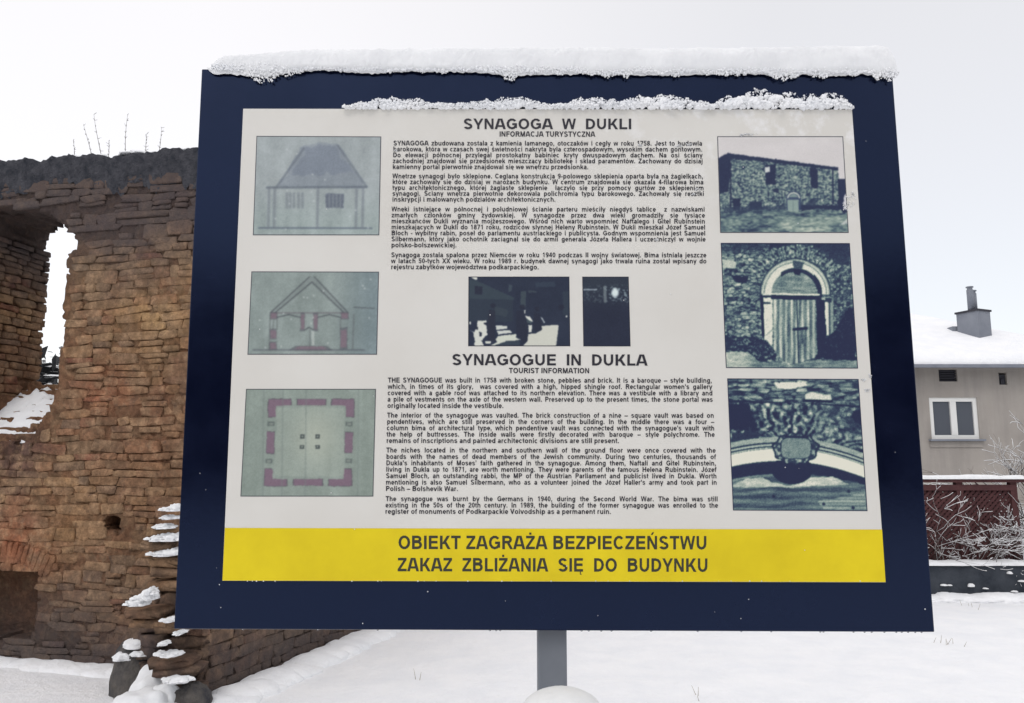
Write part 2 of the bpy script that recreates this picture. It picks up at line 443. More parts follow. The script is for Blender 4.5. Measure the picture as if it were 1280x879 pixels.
while z < wall_top(0) + .3:
    big = z > wall_top(0) - .75
    hgt = rs.choice([.055, .065, .075, .09, .105]) * (1.15 if big else 1)
    s = S0 + rs.uniform(0, .2)
    while s < S1:
        L = rs.uniform(.09, .34) * (1.0 if hgt > .06 else .85)
        if rs.random() < .12: L *= 1.5
        wobz = .05 * float(fbm([[s * 1.2, z * .8, 3.]], 6, 2)[0])
        parts = [(0, hgt)]
        if hgt > .085 and rs.random() < .4: parts = [(0, hgt * .48), (hgt * .52, hgt)]
        for (a, b) in parts:
            cs, cz = s + L / 2, z + wobz + (a + b) / 2; ww, hh = L * rs.uniform(.95, 1.02), (b - a) * rs.uniform(.9, 1.04)
            if len(parts) == 2 and rs.random() < .4: ww *= .6
            if rs.random() > .05 and all(solid(cs + dx * ww * .4, cz + dz * hh * .3) for dx in (-1, -.5, 0, .5, 1) for dz in (-1, 1)) and cz + hh / 2 < wall_top(cs) - .10:
                p = WA + WU * cs + WN * (rs.uniform(-.006, .006) + .014 * float(fbm([[cs * 2, cz * 2, 5.]], 16, 2)[0])) + Vector((0, 0, cz))
                mx = stone_xform(p, WU, WN, ww, hh, rs.uniform(.012, .024), rs.gauss(0, .045))
                items.append((visible_area(p, ww, hh) * 1.0, mx, rs.randrange(14)))
        s += L
    z += hgt
# brick fan over the niche
cx_, cz_ = wallpix(5, 712); cz_ -= .86
for k in range(-9, 10):
    a = k * .052; R_ = 1.0
    p = WA + WU * (cx_ + R_ * math.sin(a)) + WN * -.004 + Vector((0, 0, cz_ - .0 + R_ * math.cos(a)))
    mx = stone_xform(p, WU, WN, .045, .17, .018, a)
    items.append((visible_area(p, .05, .2) + 50, mx, rs.randrange(14)))
# stones of the left reveal of the slit (its plane runs into the wall)
lf = wallpix(-30, 400)[0]; lb = wallpix(54, 400, WALL_T)[0]
pA = WA + WU * lf; pB = WA + WU * lb + WN * WALL_T
RU = (pB - pA); RLEN = RU.length; RU.normalize(); RN = Vector((-RU.y, RU.x, 0))
z = wallpix(0, 540)[1]
ztop_rev = wallpix(40, 285)[1]
while z < ztop_rev:
    hgt = rs.choice([.05, .065, .08]); s = 0.02
    while s < RLEN - .05:
        L = min(rs.uniform(.1, .28), RLEN - s)
        sillz = wallpix(0, 560)[1] + (wallpix(55, 481, WALL_T)[1] - wallpix(0, 560)[1]) * min(1, (s + L) / RLEN * 1.15)
        if z > sillz - .02:
            p = pA + RU * (s + L / 2) - RN * .0 + Vector((0, 0, z + hgt / 2))
            items.append((visible_area(p, L * .5, hgt) , stone_xform(p, RU, RN, L * .94, hgt * .92, .035, rs.gauss(0, .03)), rs.randrange(14)))
        s += L
    z += hgt
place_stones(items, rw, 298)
# coping: dark lumpy mortar bed on the wall top
def coping():
    n = 420; m = 44
    S = np.linspace(S0, S1, n); prof = []
    for k in range(m):
        t = k / (m - 1)
        if t < .3: prof.append((-.012 - .05 * (t / .3), -.30 + t / .3 * .30, 0))
        elif t < .7: prof.append((-.05 + (t - .3) / .4 * (WALL_T + .1), 0, 1))
        else: prof.append((WALL_T + .05, -(t - .7) / .3 * .30, 0))
    prof = np.array(prof)
    SS, K = np.meshgrid(S, np.arange(m), indexing='ij')
    t = prof[K, 0]; h = prof[K, 1].copy(); top = np.array([wall_top(s) for s in S])[:, None] + .05
    nlow = fbm(np.stack([SS * 2.2, t, 0 * SS], -1), 31); nm = fbm(np.stack([SS * 9, t * 9, h * 9], -1), 32); nh = fbm(np.stack([SS * 30, t * 30, h * 30], -1), 33, 2)
    low = np.where(h < -.01, h * (.95 + .5 * fbm(np.stack([SS * 5, 0 * SS, 0 * SS + 3], -1), 35) + .25 * fbm(np.stack([SS * 22, 0 * SS, 0 * SS + 3], -1), 36)), h)
    P = np.array(WA)[None, None] + SS[..., None] * np.array(WU) + (t + np.where(t < .1, -1, 1) * (.03 * nm + .016 * nh) * (h < .01))[..., None] * np.array(WN)
    P[..., 2] = top + low + .03 * nlow + .035 * nm + .016 * nh
    V = P.reshape(-1, 3); idx = np.arange(n * m).reshape(n, m)
    F = np.stack([idx[:-1, :-1], idx[1:, :-1], idx[1:, 1:], idx[:-1, 1:]], -1).reshape(-1, 4)
    mk_np('coping', V, F, M['coping'], rw, True)
coping()

# ------------------------------------------------------------------ broken cross wall
E0 = gp(247, 876); E1 = gp(447, 791)
CU = (E1 - E0); CU.z = 0; CU.normalize()                # along the cross wall, away from us
CN = Vector((-CU.y, CU.x, 0))                            # towards its left side
if CN.x > 0: CN = -CN
CLEN = 5.0; CT = .62
den = CU.x * WN.x + CU.y * WN.y
a_main = (WA - E0).dot(WN) / den                          # where it meets the main wall's face
cell2 = (.04, .04, .04)
n1, n2_, n3 = int(CLEN / .04), int(1.2 / .04), int(3.6 / .04)
ia, iw, iz = np.meshgrid((np.arange(n1) + .5) * .04, (np.arange(n2_) + .5) * .04, (np.arange(n3) + .5) * .04 - .2, indexing='ij')
nz3 = fbm(np.stack([ia * 5, iw * 5, iz * 7], -1), 41, 3)
stepz = np.floor(iz / .09) * .09
wmax = np.interp(stepz, [0, .3, .55, .8, 1.05, 1.45], [.50, .50, .47, .44, .33, .16]) + .08 * vnoise(np.stack([0 * iz, 0 * iz, stepz * 30], -1), 42)
amin = np.interp(stepz, [0, .4, .8, 1.2, 1.5], [0, .03, .10, .25, .42]) + .05 * vnoise(np.stack([0 * iz, 0 * iz + 3, stepz * 30], -1), 43)
occ2 = (iz < 1.45) & (iw < wmax) & (ia > amin)
tall = (ia > a_main + .25) & (iw < CT) & (iz < 3.1 - .42 * (ia - a_main) + .2 * vnoise(np.stack([np.floor(ia * 4), 0 * ia, 0 * ia], -1), 44))
occ2 = occ2 & ((ia < a_main + .6) | (iw < CT)) | tall
cw = empty('broken_cross_wall', E0 + CU * .4 + CN * .3, 'broken stub of a stone cross wall with snowy steps running away behind the sign', 'wall')
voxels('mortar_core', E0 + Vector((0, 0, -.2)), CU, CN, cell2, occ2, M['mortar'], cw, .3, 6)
items = []
def occ2at(a, w_, z_):
    i, j, k = int(a / .04), int(w_ / .04), int((z_ + .2) / .04)
    return 0 <= i < n1 and 0 <= j < n2_ and 0 <= k < n3 and occ2[i, j, k]
z = -.03
while z < 3.2:                                            # right-hand face
    hgt = rs.choice([.05, .065, .08, .1]); s = rs.uniform(0, .1)
    while s < CLEN - .3:
        L = rs.uniform(.1, .34)
        if occ2at(s + .02, .02, z + hgt / 2) and occ2at(s + L - .02, .02, z + hgt / 2) and occ2at(s + L / 2, .02, z + hgt):
            p = E0 + CU * (s + L / 2) + Vector((0, 0, z + hgt / 2)) - CN * rs.uniform(-.006, .008)
            x, y, fw = projpx(p); vis = 235 < x < 460 and 785 < y < 885
            ar = (L * .35 * hgt) * (FPX / fw) ** 2 if vis else 0
            items.append((ar, stone_xform(p, CU, CN, L * .98, hgt * .98, .016, rs.gauss(0, .05)), rs.randrange(14)))
        s += L
    z += hgt
z = -.03
while z < 1.4:                                            # stepped end facing us: slabs of full depth
    hgt = .088
    wm_ = np.interp(z, [0, .3, .55, .8, 1.05, 1.45], [.50, .50, .47, .44, .33, .16]); am_ = np.interp(z, [0, .4, .8, 1.2, 1.5], [0, .03, .10, .25, .42])
    s = -.02
    while s < wm_:
        L = rs.uniform(.12, .3); L = min(L, wm_ - s + .05)
        dep = rs.uniform(.02, .06)
        p = E0 + CN * (s + L / 2) + CU * (am_ + .01) + Vector((0, 0, z + hgt / 2))
        items.append((1000, stone_xform(p, -CN, CU, L * .97, hgt * .93, dep + .02, rs.gauss(0, .06)), rs.randrange(14)))
        # left-hand end slabs stick out sideways
        s += L
    for aa in np.arange(am_, a_main, .18):
        p = E0 + CN * (wm_ + rs.uniform(-.03, .03)) + CU * (aa + .09) + Vector((0, 0, z + hgt / 2))
        items.append((600, stone_xform(p, -CU, -CN, .17, hgt * .92, rs.uniform(.03, .06), rs.gauss(0, .05)), rs.randrange(14)))
    z += hgt
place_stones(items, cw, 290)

# snow patches ------------------------------------------------------------
def ico(sub):
    import bmesh
    bm = bmesh.new(); bmesh.ops.create_icosphere(bm, subdivisions=sub, radius=1)
    v = np.array([p.co[:] for p in bm.verts]); f = np.array([[q.index for q in g.verts] for g in bm.faces]); bm.free(); return v, f
ICO2, ICO3, ICO4, ICO1 = ico(2), ico(3), ico(4), ico(1)
def blob_np(c, r, seed, ic=ICO4, flat=-.15, rot=0, amp=.25, fr=2.2):
    v, f = ic; v = v.copy(); n = fbm(v * fr + seed * 3.1, seed, 4)
    v = v * (1 + amp * n)[:, None]; v[:, 2] = np.maximum(v[:, 2], flat + .06 * n)
    v = v * np.array(r); cs, sn = math.cos(rot), math.sin(rot)
    v = np.stack([v[:, 0] * cs - v[:, 1] * sn, v[:, 0] * sn + v[:, 1] * cs, v[:, 2]], -1)
    return v + np.array(c), f
def join(L):
    V = []; F = []; b = 0
    for v, f in L: V.append(v); F.append(f + b); b += len(v)
    return np.concatenate(V), np.concatenate(F)
def snow(name, blobs, label, cat='snow', kind=None, mat='fluff', group=None):
    V, F = join(blobs); return tag(mk_np(name, V, F, M[mat], smooth=True), label, cat, group, kind)
sn = []
angc = math.atan2(-CN.y, -CN.x)
def ledge(px, py, wpx, hpx, Y, sd, dy=.09, rot=0, L=None):
    c = at(px, py, Y); k = Y / FPX * 1.02
    rr = random.Random(sd); T = sn if L is None else L
    T.append(blob_np((c.x, c.y, c.z - hpx * k * .35), (wpx * k / 2.4, dy, hpx * k * .7), sd, rot=rot, amp=.45, fr=3.2))
    for q in range(7):
        a = rr.uniform(-.5, .5); r_ = k * rr.uniform(2.2, 4.6)
        T.append(blob_np((c.x + a * wpx * k, c.y - dy * rr.uniform(-.3, .8), c.z - hpx * k * .35 + hpx * k * .35 * (1 - 3 * a * a) * rr.random()), (r_ * 1.3, r_, r_ * .8), sd * 10 + q, ICO3, amp=.5, fr=2.5))
Yc = 5.55
for i, (x, y, ww, hh) in enumerate([(219, 634, 22, 10), (213, 646, 20, 6), (207, 657, 30, 7), (203, 671, 30, 10), (214, 670, 34, 12), (207, 690, 34, 9), (218, 688, 28, 10),
                                    (175, 750, 26, 12), (186, 742, 26, 14), (190, 738, 10, 10), (216, 773, 18, 5),
                                    (214, 816, 30, 5), (222, 848, 34, 7), (228, 790, 8, 3), (205, 803, 7, 3)]):
    ledge(x, y, ww, hh, Yc - .16 if y < 730 else Yc - .26, i + 1)
snow('snow_patches', sn, 'white snow lying on the stepped stones of the broken cross wall', kind='stuff')
# ledge slabs under the snow
sl_items = []
for (x, y, ww) in [(205, 664, 34), (200, 681, 38), (212, 700, 44), (214, 713, 40), (210, 730, 40), (182, 764, 40), (190, 775, 44), (216, 782, 34), (214, 826, 44), (220, 836, 46), (222, 860, 44), (224, 870, 40)]:
    c = at(x + 6, y, Yc - .06); k = Yc / FPX
    sl_items.append((500, stone_xform(c, Vector((1, 0, 0)), Vector((0, 1, 0)), ww * k * 1.1, 11 * k, .13, rs.gauss(0, .04)), rs.randrange(14)))
place_stones(sl_items, cw, 20)

# boulders at the foot of the stub
M['boulder'] = mottled('damp_boulder', (.045, .045, .052), (.15, .135, .12), 9, .9, .9, .03)
c = gp(170, 868); k = c.y / FPX
v, f = blob_np((c.x - .03, c.y + .08, .02), (.19, .17, .35), 71, flat=-.4, amp=.35, fr=1.7); 
tag(mk_np('boulder', v, f, M['boulder'], smooth=True), 'dark rounded boulder with snow on top left of the stub foot', 'boulder')
top = [blob_np((c.x - .09, c.y - .02, .24), (.07, .07, .04), 171, amp=.4), blob_np((c.x + .03, c.y - .05, .27), (.06, .05, .03), 172, amp=.4), blob_np((c.x - .02, c.y + .03, .315), (.10, .10, .05), 72), blob_np((c.x + .07, c.y + .02, .25), (.07, .08, .045), 73), blob_np((c.x + .10, c.y - .02, .17), (.03, .03, .05), 74), blob_np((c.x - .09, c.y + .02, .24), (.045, .06, .04), 75)]
snow('snow_patches', top, 'clumps of snow on the dark rounded boulder', kind='stuff')
c2 = gp(235, 890)
v, f = blob_np((c2.x, c2.y + .05, .02), (.13, .13, .14), 77, flat=-.4, amp=.3)
tag(mk_np('boulder', v, f, M['boulder'], smooth=True), 'small dark boulder half buried in snow at the right foot of the stub', 'boulder')
hp = []
for i, (x, y, rx, rz) in enumerate([(190, 868, .15, .24), (178, 882, .22, .14), (205, 876, .12, .16), (195, 848, .05, .10), (188, 856, .08, .14), (160, 884, .2, .08), (215, 890, .13, .10)]):
    g = gp(x, max(y, 866) + 12); hp.append(blob_np((g.x, g.y, .0), (rx, rx, rz + (.05 if y < 860 else 0)), 80 + i, flat=-.5, amp=.3))
snow('snow_heap', hp, 'pointed heap of snow over rubble between the two boulders', 'snow heap')
# snow on the window sill, seen through the opening
V = []; ns, nd = 60, 40
s_a, s_b = wallpix(-30, 400)[0], wallpix(72, 500)[0]
zf, zb = wallpix(0, 560)[1], wallpix(55, 481, WALL_T)[1]
for i in range(ns):
    for j in range(nd):
        t = .08 + .88 * j / (nd - 1) - .0
        s = s_a + (s_b - s_a) * i / (ns - 1) + .3 * t * (s_a * 0)
        zb_ = zf + (zb - zf) * min(1, t * 1.15)
        V.append((s, t, zb_))
V = np.array(V); nn = fbm(np.stack([V[:, 0] * 6, V[:, 1] * 6, 0 * V[:, 0]], -1), 51); nh = fbm(V * 22, 52, 3)
edge = np.clip(np.minimum((V[:, 1] - .22 - .16 * nn) * 12, (.66 - V[:, 1] + .22 * nn + .1 * nh) * 12), -1, 1)
hz = .03 * edge + .02 * nh + .015 * nn
P = np.array(WA)[None] + V[:, :1] * np.array(WU) + V[:, 1:2] * WALL_T * np.array(WN); P[:, 2] = V[:, 2] + hz + .012
idx = np.arange(ns * nd).reshape(ns, nd); F = np.stack([idx[:-1, :-1], idx[1:, :-1], idx[1:, 1:], idx[:-1, 1:]], -1).reshape(-1, 4)
tag(mk_np('snow_patches', P, F, M['fluff'], smooth=True), 'snow lying on the sloping sill of the ruin window', 'snow', kind='stuff')

# snow strip along the foot of the walls
L = []
for i in range(60):
    s = -2.4 + i * .07; p = WA + WU * s - WN * (.06 + rs.uniform(0, .06)); L.append(blob_np((p.x, p.y, -.02), (.2, .14, rs.uniform(.04, .065)), 100 + i, ICO3, flat=-1, amp=.12))
for i in range(50):
    p = E0 + CU * (i * .08) - CN * (.07 + rs.uniform(0, .05)); L.append(blob_np((p.x + .05, p.y - .05, -.03), (.2, .2, rs.uniform(.05, .085)), 200 + i, ICO3, flat=-1, amp=.15))
snow('snow_bank', L, 'low uneven snow bank along the foot of the ruined walls', 'snow bank', kind='stuff', mat='snow')

L = []
for i in range(150):
    s_ = -2.5 + (S1 + 2.5) * rs.random(); p = WA + WU * s_ + WN * rs.uniform(.02, .5); r_ = rs.uniform(.03, .12)
    L.append(blob_np((p.x, p.y, wall_top(s_) + .055), (r_, r_, rs.uniform(.02, .04)), 500 + i, ICO3, amp=.4))
snow('snow_patches', L, 'thin broken snow lying on the coping of the ruined wall', kind='stuff')
mg = MB(); rg = random.Random(4)
M['straw'] = mottled('dry_grass', (.16, .13, .08), (.3, .25, .16), 30, .9, .2, .002)
for (x, y, n_) in ((1187, 803, 7), (884, 874, 3), (520, 850, 2), (1215, 758, 4)):
    g0 = gp(x, y)
    for q in range(n_):
        a = g0 + Vector((rg.gauss(0, .05), rg.gauss(0, .08), -.03)); b_ = a + Vector((rg.gauss(0, .02), rg.gauss(0, .02), rg.uniform(.05, .085))); mg.tube([a, b_], [.0025, .001], 3)
tag(mg.build('grass_tips', M['straw']), 'few dry grass tips poking through the snow', 'grass', kind='stuff')
# dry weeds on the coping
M['twig'] = mottled('dry_stem', (.06, .045, .03), (.12, .09, .06), 30, .9, .2, .002)
def weed(px, y0, x1, y1, desc, sd):
    r = random.Random(sd); s, _ = wallpix(px, 190); Yd = (WA + WU * s).y + .15
    z0 = wall_top(s) + .03; a = at(px, y0, Yd); a.z = min(a.z, z0 + .05) - .03; b = at(x1, y1, Yd); m = MB(); pts = []
    for i in range(9):
        t = i / 8; p = a.lerp(b, t); p.x += .012 * math.sin(t * 3 + sd); pts.append(p)
    m.tube(pts, [.0032 * (1 - .7 * i / 8) for i in range(9)], 4)
    for i in range(2, 9):
        p = pts[i]
        for q in range(2):
            dv = Vector((r.uniform(-.02, .02), r.uniform(-.02, .02), r.uniform(.006, .025))); m.tube([p, p + dv], [.0022, .0012], 3)
    tag(m.build('dry_weed', M['twig']), desc, 'weed', 'dry weeds on the coping')
weed(116, 190, 106, 157, 'second tallest leaning dry stem on the wall coping, left of the tallest', 1)
weed(128, 188, 119, 143, 'tallest dry stem on the wall coping, curving up above the slit side', 2)
weed(158, 186, 160, 144, 'straight upright dry stem standing alone on the wall coping', 3)
weed(186, 184, 182, 168, 'short thin dry stem between two taller stems on the coping', 4)
weed(201, 182, 200, 160, 'dry stem nearest the sign on the wall coping', 5)
weed(93, 189, 91, 176, 'tiny leftmost dry stem on the wall coping', 6)
weed(134, 187, 137, 177, 'tiny slanting dry sprig just right of the tallest stem', 7)

# ------------------------------------------------------------------ snowy shrubs
M['branch'] = mottled('dark_branch', (.035, .025, .022), (.075, .055, .045), 30, .9, .3, .003)
def shrub(base, h, spread, n, depth, sd, label, name='snowy_shrub', cat='shrub', thick=.012, lean=(0, 0), snowk=1.0, ln=None, group=None):
    r = random.Random(sd); m = MB(); sn_ = MB()
    def grow(p, dv, L, rad, lv):
        pts = [p]; q = p.copy(); dd = dv.copy()
        for i in range(3):
            dd = (dd + Vector((r.gauss(0, .22), r.gauss(0, .22), r.gauss(0, .12)))).normalized(); q = q + dd * L / 3; pts.append(q.copy())
        m.tube(pts, [rad, rad * .85, rad * .7, rad * .5], 4, False)
        if r.random() < .8 * snowk:
            up = Vector((0, 0, rad * .9 + .003)); hor = 1 - abs(dd.z) * .6
            sn_.tube([p_ + up for p_ in pts], [max(.0035, rad * .8) * hor * (.8 + .5 * r.random()) for _ in pts], 4)
        if lv > 0:
            for i in range(r.choice((2, 3, 3))):
                b = pts[r.choice((1, 2, 3, 3))]; nd_ = (dd + Vector((r.gauss(0, .6), r.gauss(0, .5), r.gauss(.1, .45)))).normalized()
                grow(b, nd_, L * r.uniform(.55, .8), rad * .62, lv - 1)
    for i in range(n):
        dv = Vector((r.gauss(lean[0], spread), r.gauss(lean[1], spread), 1)).normalized()
        grow(Vector(base) + Vector((r.uniform(-.1, .1), r.uniform(-.1, .1), 0)), dv, h * (ln or .45) * r.uniform(.7, 1.1), thick, depth)
    root = empty(name, base, label, cat, group)
    m.build('branches', M['branch'], root, True); tag(sn_.build('snow_on_twigs', M['fluff'], root, True), kind='stuff')
    return root

# ------------------------------------------------------------------ beyond the slit
c = gp(62, 640); bk = Vector((at(62, 480, 12.5).x, 12.5, 0))
hb = []
M['darkleaf'] = mottled('dark_frosted_foliage', (.02, .022, .025), (.06, .06, .065), 8, .9, .8, .03)
def bush(cx, cy, rx, ry, h, label, sd):
    rng = np.random.default_rng(sd); n = 9000; V = []; F = []; SV = []; SF = []
    root = empty('evergreen_bush', (cx, cy, 0), label, 'bush')
    dirs = rng.normal(size=(n, 3)); dirs /= np.linalg.norm(dirs, axis=1)[:, None]; dirs[:, 2] = np.abs(dirs[:, 2])
    rad = rng.uniform(.45, 1.02, n) * (1 + .1 * fbm(dirs * 2.5, sd))
    P = np.array([cx, cy, 0]) + dirs * rad[:, None] * np.array([rx, ry, h])
    for k in range(n):
        a = rng.normal(size=3) * .09; b = rng.normal(size=3) * .09; p = P[k]
        T, G = (SV, SF) if (rng.random() < .33 and dirs[k, 2] > .1) else (V, F)
        if T is SV: a[2] *= .2; b[2] *= .2; p = p + np.array([0, 0, .05])
        i = len(T); T += [p, p + a, p + a + b, p + b]; G.append((i, i + 1, i + 2, i + 3))
    mk('leaves', V, F, M['darkleaf'], root); tag(root.children[0] if root.children else root, None)
    o = mk('snow_on_leaves', SV, SF, M['fluff'], root); tag(o, kind='stuff')
zb = at(62, 432, 12.5).z
bush(at(60, 480, 12.5).x, 12.7, 2.6, 1.2, zb * 1.0, 'dark snowy bush seen through the ruin window slit', 3)

# ------------------------------------------------------------------ house
def house():
    Y = 20.0
    M['render'] = newmat('grey_render', (.3, .28, .26), .9, .2); m = M['render']; p = pos(m)
    mp = N(m, 'ShaderNodeMapping'); mp.inputs['Scale'].default_value = (3.5, 1, .35); LK(m, p, mp.inputs['Vector'])
    LK(m, mixc(m, ramp(m, noise(m, mp.outputs[0], 1.2, 6), [(.45, 0.), (.7, .45)]), ramp(m, noise(m, p, .8, 6), [(.3, (.29, .265, .24)), (.7, (.375, .345, .315))]), (.22, .205, .195)), B(m).inputs['Base Color']); bump(m, noise(m, p, 30, 5), .3, .01)
    M['white_frame'] = newmat('white_window_frame', (.72, .72, .7), .5)
    M['glass'] = newmat('dark_glass', (.10, .11, .13), .08, .6); 
    M['zinc'] = mottled('zinc_sheet', (.16, .175, .21), (.23, .245, .28), 2, .6, .1, .01)
    M['dark'] = newmat('dark_opening', (.035, .035, .045), .9)
    M['roofsheet'] = mottled('grey_roof_sheet', (.16, .17, .19), (.22, .23, .26), 3, .7)
    eL, eR = at(880, 452, 19.6).x, at(1420, 455, 19.6).x
    ze = at(1200, 457, 19.6).z; wz = at(1200, 460, Y).z
    xl, xr = eL + .4, eR - .4; yb = 28.4
    h = empty('house', ((xl + xr) / 2, Y, 0), 'single storey beige rendered house with snow covered hipped roof right of the sign', 'house')
    # front wall with real openings: window, vent, niche
    ops = [(1161, 1221, 497, 549), (1173, 1196, 462, 477), (1248, 1258, 466, 481)]
    R = [(at(a, c_, Y).x, at(b, c_, Y).x, at(a, d_, Y).z, at(a, c_, Y).z) for a, b, c_, d_ in ops]
    xs = sorted({xl, xr, *[q for r_ in R for q in r_[:2]]}); zs = sorted({-.2, wz + .1, *[q for r_ in R for q in r_[2:]]})
    mb = MB()
    for i in range(len(xs) - 1):
        for j in range(len(zs) - 1):
            cx, cz = (xs[i] + xs[i + 1]) / 2, (zs[j] + zs[j + 1]) / 2
            if any(r_[0] < cx < r_[1] and r_[2] < cz < r_[3] for r_ in R): continue
            mb.add([(xs[i], Y, zs[j]), (xs[i + 1], Y, zs[j]), (xs[i + 1], Y, zs[j + 1]), (xs[i], Y, zs[j + 1])], [(0, 1, 2, 3)])
    for x0, x1, z0, z1 in R:
        d_ = .3
        mb.add([(x0, Y, z0), (x1, Y, z0), (x1, Y, z1), (x0, Y, z1), (x0, Y + d_, z0), (x1, Y + d_, z0), (x1, Y + d_, z1), (x0, Y + d_, z1)], [(0, 4, 5, 1), (1, 5, 6, 2), (2, 6, 7, 3), (3, 7, 4, 0), (4, 7, 6, 5)])
    t = wz + .1
    mb.add([(xl, Y, -.2), (xr, Y, -.2), (xr, yb, -.2), (xl, yb, -.2), (xl, Y, t), (xr, Y, t), (xr, yb, t), (xl, yb, t)], [(1, 2, 6, 5), (2, 3, 7, 6), (3, 0, 4, 7)])
    mb.build('wall', M['render'], h)
    # window
    x0, x1, z0, z1 = R[0]; fr = MB(); e = .10; ex = .02
    fr.box((x0 - ex, Y + .03, z1 - e), (x1 + ex, Y + .1, z1 + ex)); fr.box((x0 - ex, Y + .03, z0), (x1 + ex, Y + .1, z0 + e))
    fr.box((x0 - ex, Y + .032, z0 + e), (x0 + e, Y + .1, z1 - e)); fr.box((x1 - e, Y + .032, z0 + e), (x1 + ex, Y + .1, z1 - e))
    xm = (x0 + x1) / 2; fr.box((xm - .075, Y + .02, z0 + e), (xm + .075, Y + .1, z1 - e))
    wf = fr.build('window', M['white_frame'], h)
    for a, b in ((x0 + e, xm - .075), (xm + .075, x1 - e)):
        g = MB(); g.box((a, Y + .07, z0 + e), (b, Y + .085, z1 - e)); g.build('pane', M['glass'], wf)
    M['curtain'] = newmat('net_curtain', (.35, .38, .42), .9)
    s_ = MB(); s_.box((x0 - .08, Y - .12, z0 - .05), (x1 + .08, Y + .03, z0 - .003)); s_.build('sill', M['zinc'], h)
    s_ = MB(); s_.box((x0 - .06, Y - .03, z0 - .2), (x1 + .04, Y - .002, z0 - .055)); s_.build('apron', M['render'], h)
    x0, x1, z0, z1 = R[1]; v_ = MB()
    for i in range(5):
        zz = z0 + (i + .5) * (z1 - z0) / 5; v_.box((x0, Y + .05, zz - .02), (x1, Y + .1, zz + .012))
    v_.box((x0, Y + .14, z0), (x1, Y + .16, z1)); v_.build('vent_grille', M['dark'], h)
    x0, x1, z0, z1 = R[2]; v_ = MB(); v_.box((x0 + .01, Y + .06, z0), (x1 - .01, Y + .1, z1 - .04)); v_.box((x0 + .06, Y + .03, z0), (x1 - .05, Y + .058, z0 + .14)); v_.build('wall_lamp', M['dark'], h)
    # roof
    R1 = at(1120, 399, 24); rz_ = R1.z; rx = R1.x; rl = eL + (eR - rx)
    ef, eb = 19.6, 28.8
    def hip(z0, th, grow=0):
        a = [(eL - grow, ef - grow, z0), (eR + grow, ef - grow, z0), (eR + grow, eb + grow, z0), (eL - grow, eb + grow, z0), (rl, 24, rz_ - (.2 if th == 0 else 0)), (rx, 24, rz_ - (.2 if th == 0 else 0))]
        return a, [(0, 1, 5, 4), (1, 2, 5), (2, 3, 4, 5), (3, 0, 4), (0, 3, 2, 1)]
    a, f_ = hip(ze, 0); rf = mk('roof', a, f_, M['roofsheet'], h)
    g = MB(); g.box((eL - .02, ef - .12, ze - .06), (eR + .02, ef - .004, ze + .02)); g.build('gutter', M['zinc'], h)
    # snow: thick rounded sheet following the slopes
    n, m_ = 90, 30; V = []
    for i in range(n):
        for j in range(m_):
            t = j / (m_ - 1); u = i / (n - 1)
            x = (eL - .02) + u * (eR - eL + .04); x2 = rl + u * (rx - rl)
            xx = x + (x2 - x) * t; yy = ef - .05 + (24 - ef) * t; zz = ze + .05 + (rz_ - ze) * t
            zz += .2 * min(1, t * 14 + .35) + .025 * float(fbm([[xx * .9, yy * .9, 0]], 61, 3)[0])
            V.append((xx, yy, zz))
    V = np.array(V); idx = np.arange(n * m_).reshape(n, m_)
    F = np.stack([idx[:-1, :-1], idx[1:, :-1], idx[1:, 1:], idx[:-1, 1:]], -1).reshape(-1, 4)
    # front lip
    lip = V[idx[:, 0]].copy(); lip[:, 2] = ze + .025 + .012 * fbm(np.stack([lip[:, 0] * 2, 0 * lip[:, 0], 0 * lip[:, 0]], -1), 62); b0 = len(V); V = np.vstack([V, lip]); li = b0 + np.arange(n)
    F = np.vstack([F, np.stack([li[:-1], li[1:], idx[1:, 0], idx[:-1, 0]], -1)])
    # right hip end
    b1 = len(V); V = np.vstack([V, [[eR + .02, ef - .05, ze + .12], [eR + .02, eb, ze + .12], [rx, 24, rz_ + .25], [rl, 24, rz_ + .25], [eL, eb, ze + .12], [eL, ef - .05, ze + .12]]])
    F = np.vstack([F, [[b1, b1 + 1, b1 + 2, b1 + 2], [b1 + 1, b1 + 4, b1 + 3, b1 + 2], [b1 + 4, b1 + 5, b1 + 3, b1 + 3]]])
    V_, F_ = V.tolist(), [tuple(dict.fromkeys(q)) for q in F.tolist()]
    tag(mk('roof_snow', V_, F_, M['snow'], smooth=True), 'thick even snow sheet covering the hipped roof of the house', 'snow', kind='stuff')
    # chimney
    Yc_ = 21.4; k = Yc_ / FPX
    ch = MB(); c0 = at(1221, 430, Yc_); ztop = at(1221, 391, Yc_).z; zbot = c0.z - .6; w_ = .25
    ch.box((c0.x - w_, Yc_ - w_, zbot), (c0.x + w_, Yc_ + w_ * 1.5, ztop), math.radians(24)); chm = ch.build('chimney', M['zinc'], rf)
    cc = MB(); cc.box((c0.x - w_ - .03, Yc_ - w_ - .03, ztop), (c0.x + w_ + .03, Yc_ + w_ * 1.5 + .03, ztop + .05), math.radians(24)); cc.build('chimney_cap', M['dark'], rf)
    for dx, r_, hh in ((-.10, .085, .56), (.10, .08, .50)):
        t_ = MB(); t_.lathe((c0.x + dx - .03, Yc_ + dx, ztop + .05), [(r_, 0), (r_, hh), (r_ * .8, hh + .005), (r_ * .8, hh + .06), (r_ * 1.15, hh + .065), (r_ * 1.1, hh + .09), (r_ * .2, hh + .10)], 14)
        t_.build('flue_pipe', M['zinc'], rf, True)
    lo = MB(); q = at(1195, 414, Yc_ + .5); lo.box((q.x - .2, Yc_ + .3, q.z - .6), (q.x + .5, Yc_ + 1.1, q.z + .1)); lo.build('roof_hatch', M['zinc'], rf)
house()

